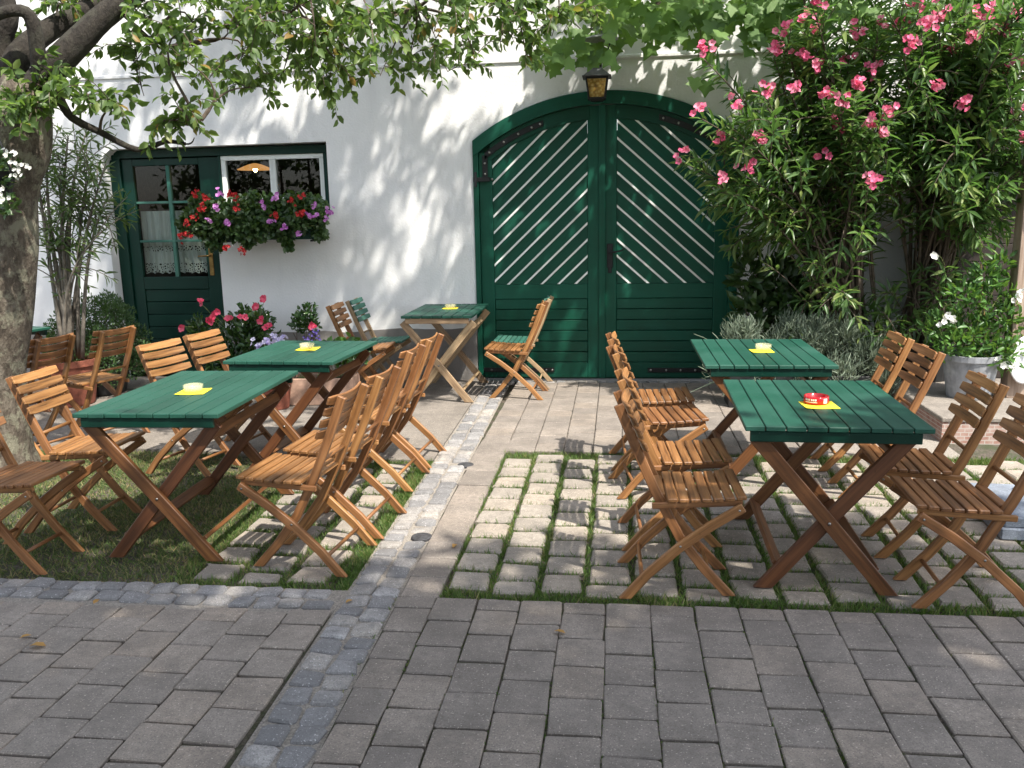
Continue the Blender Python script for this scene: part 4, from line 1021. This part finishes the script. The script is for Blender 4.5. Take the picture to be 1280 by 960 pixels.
tips = [(at(x, y, rng.uniform(6.9, 7.6)), False) for x, y in ((60, 185), (85, 170), (108, 165), (112, 215), (132, 205), (50, 250), (92, 245), (128, 288), (70, 300), (112, 300), (135, 245), (45, 205), (75, 215), (55, 325))]
oleander((-4.97, 7.25, 0), tips, 'slender leggy oleander in a terracotta pot between tree trunk and green door', 'leaf_oleander_pale', None, stemmat='stem_grey', potspec=('terracotta', .20, .27, .42), cover=(.56, 1.0), ll=(.11, .16), lw=.023, dens=.034, base_r=.075, nsub=4.2, sub=(.18, .48), thick=1.7)

def bush(name, loc, label, cat, cents, m, ll, lw, mat, tmpl=OVAL, zsq=1.0, upv=.4, shell=.35, potspec=None, stems=None, group=None):
    """leafy mass: leaves spread through lumps cents=[(x,y,z,r)] given relative to loc, twigs from the base to the lumps"""
    t = empty(name, loc, 0, label, cat, group); C = np.array([c[:3] for c in cents], float); Rr = np.array([c[3] for c in cents])
    pk = rng.choice(len(C), m, p=Rr**1.3/np.sum(Rr**1.3)); U = unit(rng.normal(0, 1, (m, 3))); rad = (shell+(1-shell)*rng.uniform(0, 1, m))
    P = C[pk]+U*(rad*Rr[pk])[:, None]*np.array([1, 1, zsq]); D = U*.8 + rng.normal(0, .45, (m, 3)) + np.array([0, 0, upv]); keep = P[:, 2] + loc[2] > .02
    L = rng.uniform(*ll, m); N = U*1.0+rng.normal(0, .35, (m, 3))+np.array([0, -.2, .5])
    leaves('foliage', P[keep], D[keep], L[keep], (L*lw)[keep], mat, t, tmpl, N=N[keep])
    if stems:
        mb = MB()
        for c in cents:
            for _ in range(stems[1]):
                a = np.array([rng.normal(0, stems[2]), rng.normal(0, stems[2]), potspec[3]*.85 if potspec else 0]); e = np.array(c[:3])+rng.normal(0, c[3]*.45, 3); mb.tube([Vector(p) for p in shoot_curve(a, e, rng.normal(0, .03, 3), 5)], [stems[3]*(1-.1*j) for j in range(6)], 5)
        mb.build('stems', stems[0], t)
    if potspec: pot('pot', t, *potspec)
    return t
# clipped dome of dwarf conifer
cen = []
for _ in range(110):
    z = rng.uniform(.16, .88); rmax = .46*math.sqrt(max(0, 1-((z-.30)/.62)**2)) if z > .3 else .46*(.72+.28*z/.3); an = rng.uniform(0, 6.28); rr = rmax*rng.uniform(.8, 1.0); cen.append((rr*math.cos(an), rr*math.sin(an), z, rng.uniform(.07, .11)))
for z in (.25, .45, .62): cen.append((0, 0, z, .26))
bush('clipped_bush', (-4.98, 7.75, 0), 'dense dark green bush clipped to a dome beside the green door', 'bush', cen, 16000, (.022, .040), .42, 'leaf_box', DIAM, shell=.75, upv=.6, potspec=('black_plastic', .22, .27, .24), stems=('stem', 1, .05, .006))
# pink-flowering glossy bush by the door
b = bush('mandevilla', (-3.63, 7.85, 0), 'glossy pink flowering bush between the green door and the wall table', 'bush', [(0, 0, .45, .27), (-.2, 0, .5, .2), (.2, 0, .5, .22), (.1, .1, .66, .18), (-.3, -.05, .6, .13), (.27, 0, .66, .12), (0, -.1, .28, .22), (-.12, -.05, .2, .2), (.15, 0, .2, .2)], 1900, (.05, .085), .55, 'leaf_glossy', OVAL, potspec=('black_plastic', .17, .21, .22), stems=('stem', 2, .06, .005))
for (x, y) in ((226, 409), (250, 379), (263, 401), (270, 388), (288, 396), (304, 399), (320, 384), (327, 401), (334, 410), (331, 375), (266, 396)):
    c = np.array(at(x, y, 7.62)) - np.array(b.location); florets([c], [np.array([.1, -1, .25])], 2, .014, .036, 'petal_hot', 'flower', b, .7)
    bm_ = MB(); bm_.tube([Vector(p) for p in shoot_curve((c[0]*.5, .03, .5), c, (0, 0, .05), 5)], .0025, 5); bm_.build('flower_stem', 'stem_green', b)
bush('standard_shrub', (-2.98, 8.0, 0), 'little round-headed shrub on a thin stem against the wall', 'bush', [(0, 0, .68, .11), (.05, 0, .76, .07), (-.06, 0, .62, .08), (.07, 0, .62, .07)], 420, (.035, .055), .6, 'leaf_glossy', OVAL, potspec=('terracotta', .09, .12, .14), stems=('stem', 3, .004, .006))
# pale planter box with summer flowers
pl = at(420, 459, 7.55); tb = empty('planter_box', (-2.62, 7.40, 0), R_(4), 'pale sandstone trough behind the left tables, planted with summer flowers', 'planter')
mb = MB(); mb.box(-.30, .30, -.15, -.12, 0, .24); mb.box(-.30, .30, .12, .15, 0, .24); mb.box(-.30, -.27, -.12, .12, 0, .24); mb.box(.27, .30, -.12, .12, 0, .24); mb.box(-.27, .27, -.12, .12, 0, .03); mb.build('trough', 'sand_stone', tb, bevel=.006)
mb = MB(); mb.box(-.268, .268, -.118, .118, .031, .21); mb.build('soil', 'soil', tb)
b = bush('geranium', (-2.52, 7.45, .21), 'green geranium with one hot pink bloom in the sandstone trough', 'plant', [(.12, 0, .25, .13), (-.05, 0, .22, .12), (.2, .05, .22, .11)], 330, (.05, .075), .95, 'leaf_jasmine', OVAL, stems=('stem_green', 3, .05, .004))
c = np.array(at(390, 408, 7.4)) - np.array(b.location); florets([c], [np.array([0, -1, .4])], 7, .018, .022, 'petal_hot', 'flower', b)
b = bush('heliotrope', (-2.78, 7.38, .21), 'dark blue-violet flowering plant in the sandstone trough', 'plant', [(.0, 0, .22, .1), (.1, 0, .2, .09)], 240, (.035, .055), .5, 'leaf_dark', OVAL, stems=('stem_green', 3, .04, .003))
for q in ((393, 417), (388, 421), (398, 420)):
    c = np.array(at(q[0], q[1], 7.25)) - np.array(b.location); florets([c], [np.array([0, -1, .5])], 9, .02, .011, 'petal_blue', 'flower', b)
b = bush('bellflower', (-2.98, 7.15, 0), 'low pale lilac bellflowers just behind the second left table', 'plant', [(0, 0, .40, .14), (.12, .02, .44, .10), (-.16, 0, .36, .12)], 330, (.03, .05), .5, 'leaf_jasmine', OVAL, potspec=('terracotta', .12, .15, .24), stems=('stem_green', 4, .05, .003))
for q in ((347, 424), (338, 427), (355, 423), (330, 431), (322, 434), (343, 428), (351, 428)):
    c = np.array(at(q[0], q[1], 7.0)) - np.array(b.location); florets([c], [np.array([0, -.8, .7])], 5, .022, .022, 'petal_lilac', 'flower', b)
# right-hand bed
bush('hydrangea', (1.52, 8.02, 0), 'dark broad-leaved shrub in the shade at the right gate post', 'shrub', [(0, 0, .78, .26), (-.28, 0, .72, .22), (.28, .02, .84, .22), (-.1, 0, 1.0, .18), (.2, 0, .5, .25), (-.35, -.02, 1.05, .14), (-.40, -.02, 1.3, .10), (0, 0, .4, .25), (.42, 0, .95, .15)], 1500, (.09, .15), .5, 'leaf_dark', OVAL, stems=('stem', 2, .12, .006))
cen = [(x_, rng.uniform(-.08, .08), .36+rng.uniform(-.10, .22)-.22*abs(x_)**2, rng.uniform(.10, .19)) for x_ in np.linspace(-.50, .62, 11)] + [(.72, -.05, .25, .16), (.80, -.08, .12, .14), (.66, -.1, .36, .17), (-.3, 0, .52, .13), (-.15, -.14, .3, .14), (.15, -.16, .26, .15), (.45, -.16, .22, .15), (.1, 0, .50, .13), (.35, -.02, .40, .12)]
lv = bush('lavender', (1.38, 7.42, .10), 'silver-grey lavender spilling over a trough behind the far right table', 'plant', cen, 6500, (.045, .085), .13, 'leaf_grey', LANCE, upv=1.2, shell=.15, stems=('leaf_grey', 6, .3, .0025))
mb = MB()
for _ in range(46):
    x = rng.uniform(-.5, .85); a = np.array((x, rng.uniform(-.1, .1), .35)); e = a+np.array((rng.normal(0, .12)+.10*x, rng.normal(-.04, .07), rng.uniform(.16, .34))); mb.tube([Vector(p) for p in shoot_curve(a, e, (0, 0, .02), 4)], [.0022, .002, .0018, .0035, .0025], 4)
mb.build('flower_spikes', 'leaf_grey', lv)
tr2 = empty('plant_trough', (1.38, 7.42, 0), 0, 'black plastic trough holding the silver-grey lavender', 'planter')
mb = MB(); mb.box(-.45, .68, -.15, -.128, 0, .27); mb.box(-.45, .68, .128, .15, 0, .27); mb.box(-.45, -.43, -.128, .128, 0, .27); mb.box(.66, .68, -.128, .128, 0, .27); mb.box(-.43, .66, -.128, .128, 0, .24); mb.build('trough', 'black_plastic', tr2, bevel=.006)
gp = gr(1193, 505, .165)
gx, gy = 2.72, 7.0
jz = bush('jasmine', (gx, gy, .165), 'bright green white-flowering climber on a bamboo stake in the grey pot', 'plant', [(-.05, 0, .48, .2), (.1, 0, .45, .2), (-.15, -.03, .40, .18), (.22, 0, .62, .16), (.12, 0, .78, .17), (-.1, 0, .75, .16), (.05, .02, .92, .12), (.16, 0, 1.02, .08), (.18, -.1, .36, .16), (-.25, 0, .55, .12)], 1350, (.05, .085), .42, 'leaf_jasmine', OVAL, potspec=('grey_pot', .155, .205, .34), stems=('stem_green', 2, .05, .004))
for q in ((1184, 395), (1190, 402), (1178, 404), (1277, 368), (1270, 373), (1258, 457), (1252, 452), (1264, 462), (1168, 320)):
    c = np.array(at(q[0], q[1], gy-.22)) - np.array(jz.location); florets([c], [np.array([0, -1, .3])], 3, .014, .024, 'petal_white', 'flower', jz)
    mb = MB(); mb.tube([Vector(p) for p in shoot_curve((c[0]*.6, .02, c[2]-.08), c, (0, 0, .03), 5)], .0022, 4); mb.build('flower_stem', 'stem_green', jz)
mb = MB(); s0 = at(1226, 330, gy); mb.tube([(0.12, 0, .30), (s0.x-gx, 0, s0.z-.165)], .006, 6); mb.build('stake', 'bamboo', jz)

# window box with geraniums
wb = empty('window_box', (-3.42, YW-.26, 1.43), 0, 'long dark green flower box fixed below the white window', 'flower box')
mb = MB(); mb.box(-.56, .56, -.11, -.09, 0, .19); mb.box(-.56, .56, .09, .11, 0, .19); mb.box(-.56, -.54, -.09, .09, 0, .19); mb.box(.54, .56, -.09, .09, 0, .19); mb.box(-.54, .54, -.09, .09, 0, .02); mb.build('trough', 'green_door', wb, bevel=.004)
mb = MB(); mb.box(-.538, .538, -.088, .088, .021, .165); mb.build('soil', 'soil', wb)
for x in (-.4, .52):
    mb = MB(); mb.box(x-.012, x+.012, -.135, .255, -.022, -.003); mb.build('bracket', 'iron', wb)
def geran(x, label, cents, fl):
    b = bush('geranium', (x, YW-.27, 1.58), label, 'plant', cents, int(250*len(cents)*1.15), (.038, .062), .95, 'leaf_dark', OVAL, shell=.2, upv=.2, stems=('stem_green', 2, .06, .003), group='geraniums in the window box')
    for (px_, py_, m_, r_) in fl:
        c = np.array(at(px_, py_, YW-.53)) - np.array(b.location); florets([c], [np.array([0, -1, .3])], 11 if m_ == 'petal_red' else 6, .017, r_*1.12, m_, 'flower', b)
        mb = MB(); mb.tube([Vector(p) for p in shoot_curve((c[0]*.6, 0, c[2]*.5), c, (0, -.02, .03), 4)], .0022, 4); mb.build('flower_stem', 'stem_green', b)
geran(-3.95, 'red geraniums hanging over the door end of the window box', [(-.05, -.12, .06, .12), (.12, -.12, -.02, .12), (-.2, -.08, .0, .1), (0, 0, .12, .14), (-.14, -.03, .06, .12), (.12, 0, .1, .14), (-.22, -.04, .0, .08), (-.02, -.06, -.03, .1), (.08, -.11, -.16, .09), (.04, -.12, -.08, .1), (-.1, 0, .2, .09)],
      [(245, 243, 'petal_red', .014), (257, 248, 'petal_red', .014), (252, 256, 'petal_red', .013), (227, 295, 'petal_red', .014), (238, 294, 'petal_red', .013), (232, 278, 'petal_red', .012), (243, 272, 'petal_red', .011), (283, 309, 'petal_red', .015), (302, 314, 'petal_red', .014), (253, 263, 'petal_red', .012), (276, 241, 'petal_violet', .018), (285, 278, 'petal_violet', .021), (272, 259, 'petal_violet', .021), (261, 275, 'petal_violet', .016)])
geran(-3.50, 'violet and red geraniums in the middle of the window box', [(-.2, -.12, .0, .12), (.05, -.12, -.04, .12), (.25, -.12, -.02, .11), (-.08, -.12, -.08, .08), (0, 0, .14, .17), (-.17, 0, .13, .14), (.16, 0, .12, .15), (0, -.06, -.02, .12), (.12, -.07, -.05, .1), (-.16, -.07, -.05, .11), (-.05, -.09, -.15, .06)],
      [(288, 244, 'petal_red', .015), (295, 246, 'petal_red', .013), (296, 261, 'petal_red', .012), (342, 247, 'petal_violet', .022), (330, 257, 'petal_violet', .018), (338, 277, 'petal_violet', .019), (358, 284, 'petal_violet', .017), (344, 270, 'petal_red', .014)])
geran(-3.05, 'violet and red geraniums trailing from the right end of the window box', [(-.15, -.12, -.02, .11), (.04, -.12, .0, .11), (0, 0, .14, .16), (-.16, 0, .12, .14), (.14, 0, .12, .14), (.02, -.07, .0, .11), (.19, -.06, .03, .09), (.22, -.08, -.1, .06), (-.12, -.09, -.13, .06), (-.1, -.09, -.22, .04)],
      [(377, 246, 'petal_red', .013), (365, 252, 'petal_red', .013), (376, 267, 'petal_red', .017), (387, 269, 'petal_violet', .019), (394, 270, 'petal_violet', .016), (393, 256, 'petal_violet', .014), (410, 261, 'petal_violet', .018), (408, 273, 'petal_violet', .015), (374, 293, 'petal_violet', .018), (416, 266, 'petal_violet', .013)])
# white flowers in a basket hanging on the trunk
hb = empty('hanging_basket', at(-12, 215, TY-.30), 0, 'dark hanging basket of white flowers on the left side of the trunk', 'basket')
mb = MB(); mb.lathe([(.06, -.16), (.10, -.12), (.13, -.02), (.14, 0), (.12, 0), (.1, -.02), (.002, -.02)], (0, 0, 0), 18); mb.build('basket', 'iron', hb)
mb = MB(); mb.tube([(-.13, 0, 0), (-.08, 0, .2), (0, .08, .29), (.08, 0, .2), (.13, 0, 0)], .006, 6); mb.tube([(0, .08, .29), (0, .2, .28)], .008, 6); mb.build('handle', 'iron', hb)
wf = bush('begonia', Vector(hb.location), 'white blossoms and dark leaves spilling from the hanging basket on the trunk', 'plant', [(0, 0, .03, .12), (.1, -.02, .02, .09), (.05, -.05, -.08, .1), (.12, -.05, -.2, .06)], 260, (.04, .06), .6, 'leaf_dark', OVAL, stems=('stem_green', 3, .04, .003))
for q in ((8, 190), (20, 192), (26, 205), (14, 200), (3, 238), (20, 212), (32, 206), (6, 250), (18, 222)):
    c = np.array(at(q[0], q[1], TY-.44)) - np.array(wf.location); florets([c], [np.array([.2, -1, .3])], 4, .013, .013, 'petal_white', 'flower', wf)

# grape vine along the wall top
vn = empty('grape_vine', (0, 0, 0), 0, 'grape vine with lobed leaves trained along the top of the wall', 'vine')
mb = MB(); main = [(-.75, YW-.25, 3.05), (-.3, YW-.3, 3.2), (.3, YW-.35, 3.4), (1.0, YW-.6, 3.42), (1.8, YW-.9, 3.45), (3.2, YW-1.0, 3.5)]
mb.tube([Vector(p) for p in main], [.006, .009, .012, .015, .017, .02], 7)
VP, VD, VN, VS = [], [], [], []
def vleaf(p, s):
    VP.append(p); VD.append(np.array([rng.normal(0, .5), rng.normal(-.35, .3), rng.normal(-.75, .3)])); VN.append(np.array([rng.normal(0, .35), -1+rng.normal(0, .25), .55+rng.normal(0, .3)])); VS.append(s)
for (x, y, spx, spy, cnt) in ((690, 68, 22, 8, 16), (720, 58, 25, 12, 24), (742, 62, 18, 10, 14), (760, 30, 35, 18, 34), (800, 25, 35, 22, 44), (850, 22, 30, 24, 46), (900, 20, 30, 20, 40), (940, 12, 35, 22, 40), (985, 12, 35, 16, 34), (1030, 8, 35, 14, 26), (1090, 4, 40, 12, 24), (1210, 8, 35, 14, 22), (1250, 10, 25, 14, 14), (760, -5, 30, 14, 14), (880, 50, 12, 8, 8), (960, 32, 10, 10, 8), (975, 28, 8, 8, 5), (1015, 55, 14, 14, 5), (1000, 75, 10, 10, 4), (940, 42, 14, 12, 8)):
    for _ in range(cnt): vleaf(np.array(at(rng.normal(x, spx*.7), rng.normal(y, spy*.8), rng.uniform(7.35, 8.3))), rng.uniform(.09, .155))
for _ in range(430): vleaf(np.array((rng.uniform(-.4, 2.4), rng.uniform(6.7, 8.35), rng.uniform(3.48, 4.2))), rng.uniform(.12, .19))
hang = [at(880, -12, 7.6), at(878, 20, 7.6), at(875, 50, 7.58), at(872, 82, 7.55)]
for q in ((888, 30), (893, 55), (889, 70), (872, 62), (868, 98), (884, 102)): vleaf(np.array(at(q[0], q[1], 7.55)), .13)
for i in range(9):
    a = Vector(main[min(i//2+1, 5)]); e = at(700+i*60, 30+10*math.sin(i*2.1), 7.9); mb.tube([a, a.lerp(e, .5)+Vector((0, 0, .06)), e], [.006, .005, .003], 5)
mb.build('stems', 'stem', vn); mb = MB(); mb.tube(hang, [.006, .0055, .005, .003], 6); mb.build('hanging_shoot', 'stem_green', vn)
VS = np.array(VS); leaves('foliage', VP, VD, VS, VS*.95, 'leaf_vine', vn, VINE, N=np.array(VN))

# ------------------------------------------------------------------ shed, parasol base, small things
sh = empty('garden_shed', (3.35, 7.75, 0), 0, 'dark brown board shed with a weathered post at the right edge', 'shed')
x0 = at(1195, 350, 7.75).x; mb = MB(); zz = .17
while zz < 2.0:
    h = random.uniform(.135, .15); mb.box(x0, 5.2, 7.75+random.uniform(0, .004), 7.78, zz, zz+h-.006, 0); zz += h
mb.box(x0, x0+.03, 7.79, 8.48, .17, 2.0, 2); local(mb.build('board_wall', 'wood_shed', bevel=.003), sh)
mb = MB(); mb.add([(x0-.15, 7.5, 2.02), (5.4, 7.5, 2.02), (5.4, 8.45, 2.28), (x0-.15, 8.45, 2.28), (x0-.15, 7.5, 2.07), (5.4, 7.5, 2.07), (5.4, 8.45, 2.33), (x0-.15, 8.45, 2.33)], [(0, 1, 2, 3), (4, 7, 6, 5), (0, 4, 5, 1), (1, 5, 6, 2), (2, 6, 7, 3), (3, 7, 4, 0)])
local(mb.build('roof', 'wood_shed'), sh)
mb = MB(); pa = at(1263, 400, 7.0); mb.box(pa.x, pa.x+.13, 6.95, 7.08, .166, 2.0, 2); local(mb.build('post', 'wood_post', bevel=.004), sh)
mb = MB(); g0 = at(1212, 220, 7.2); mb.box(g0.x, g0.x+.22, 7.19, 7.24, g0.z-.02, g0.z+.025); local(mb.build('roof_trim', 'white_enamel', bevel=.003), sh)
wp = at(1281, 450, 6.9); mb = MB(); mb.lathe([(.001, .02), (.09, .014), (.145, 0), (.15, -.004), (.14, -.008), (.08, .004), (.001, .008)], (0, 0, 0), 28, 'y')
o = mb.build('round_plate', 'white_enamel', smooth=True); o.location = wp; o.scale = (.75, 1, 1.25); tag(o, 'white oval enamel plate hung on the shed post at the right edge', 'plate')
pb = empty('parasol_base', (2.22, 4.62, 0), R_(-4), 'grey granite parasol base slab on the right grass paving', 'parasol base')
mb = MB(); mb.box(-.30, .30, -.30, .30, 0, .06); mb.build('lower_slab', 'granite_slab', pb, bevel=.006)
mb = MB(); mb.box(-.285, .285, -.285, .285, .0605, .115); mb.build('upper_slab', 'granite_slab', pb, bevel=.006)
mb = MB(); mb.lathe([(.045, .116), (.045, .125), (.03, .13), (.028, .42), (.022, .42), (.022, .2), (.001, .2)], (0.08, .05, 0), 18); mb.build('socket', 'steel', pb)
for i, c in enumerate(CAPS):
    mb = MB(); mb.lathe([(.054, -.02), (.054, .002), (.05, .0045), (.02, .0055), (.001, .006)], (0, 0, 0), 22); o = mb.build('drain_cap', 'cap_dark'); o.location = (c.x, c.y, 0)
    tag(o, ('dark round drain cap in the stone strip, nearer the camera', 'dark round drain cap in the stone strip, farther from the camera')[i], 'drain cap', 'drain caps in the stone strip')
fl = [((58, 810), .07, 'larger tan fallen leaf on the left paving'), ((40, 796), .045, 'small curled tan fallen leaf on the left paving, near the larger one'), ((117, 757), .045, 'yellow fallen leaf on the left paving below the grass'), ((707, 794), .05, 'brown fallen leaf on the paving in front of the grass-jointed stones'), ((570, 682), .05, 'reddish fallen leaf on the pale walkway beside the stone strip'), ((441, 752), .04, 'yellow fallen leaf where the two stone strips meet')]
for (q, s_, lb) in fl:
    p = gr(*q); a = rng.uniform(0, 6.28); o = leaves('fallen_leaf', [(0, 0, .006)], [(math.cos(a), math.sin(a), .12)], s_, s_*.6, 'dry_leaf', None, OVAL, N=[(0.1, .1, 1)]); o.location = (p.x, p.y, .002); tag(o, lb, 'leaf', 'fallen leaves')

# ------------------------------------------------------------------ camera, light, world
cam = bpy.data.cameras.new('camera'); co = bpy.data.objects.new('camera', cam); COL.objects.link(co)
M = Matrix(((CR[0][0], -CR[0][1], -CR[0][2], 0), (CR[1][0], -CR[1][1], -CR[1][2], 0), (CR[2][0], -CR[2][1], -CR[2][2], CH), (0, 0, 0, 1)))
co.matrix_world = M; cam.sensor_width = 36; cam.lens = F/1280*36; cam.clip_end = 500; cam.clip_start = .05; S.camera = co
Ld = Vector((-.45, .50, -1.0)).normalized()
sun = bpy.data.lights.new('sun', 'SUN'); sun.energy = 3.1; sun.angle = R_(.9); sun.color = (1.0, .94, .84)
so = bpy.data.objects.new('sun', sun); COL.objects.link(so); so.rotation_euler = Ld.to_track_quat('-Z', 'Y').to_euler(); so.location = (5, -5, 12)
W = bpy.data.worlds.new('World'); S.world = W; W.use_nodes = True; nt = W.node_tree; bg = nt.nodes['Background']
sky = nt.nodes.new('ShaderNodeTexSky'); sky.sky_type = 'NISHITA'; sky.sun_disc = False
d = -Ld; sky.sun_elevation = math.asin(d.z); sky.sun_rotation = math.atan2(d.x, d.y)
sky.air_density = 1.0; sky.dust_density = 1.5
hs = nt.nodes.new('ShaderNodeHueSaturation'); hs.inputs['Saturation'].default_value = .50; nt.links.new(sky.outputs[0], hs.inputs['Color']); nt.links.new(hs.outputs[0], bg.inputs[0]); bg.inputs[1].default_value = .15
S.view_settings.view_transform = 'Standard'; S.view_settings.look = 'None'; S.view_settings.gamma = 1; S.view_settings.exposure = 1.45
S.cycles.use_denoising = True; S.cycles.max_bounces = 8; S.cycles.transparent_max_bounces = 12
S.cycles.caustics_reflective = False; S.cycles.caustics_refractive = False
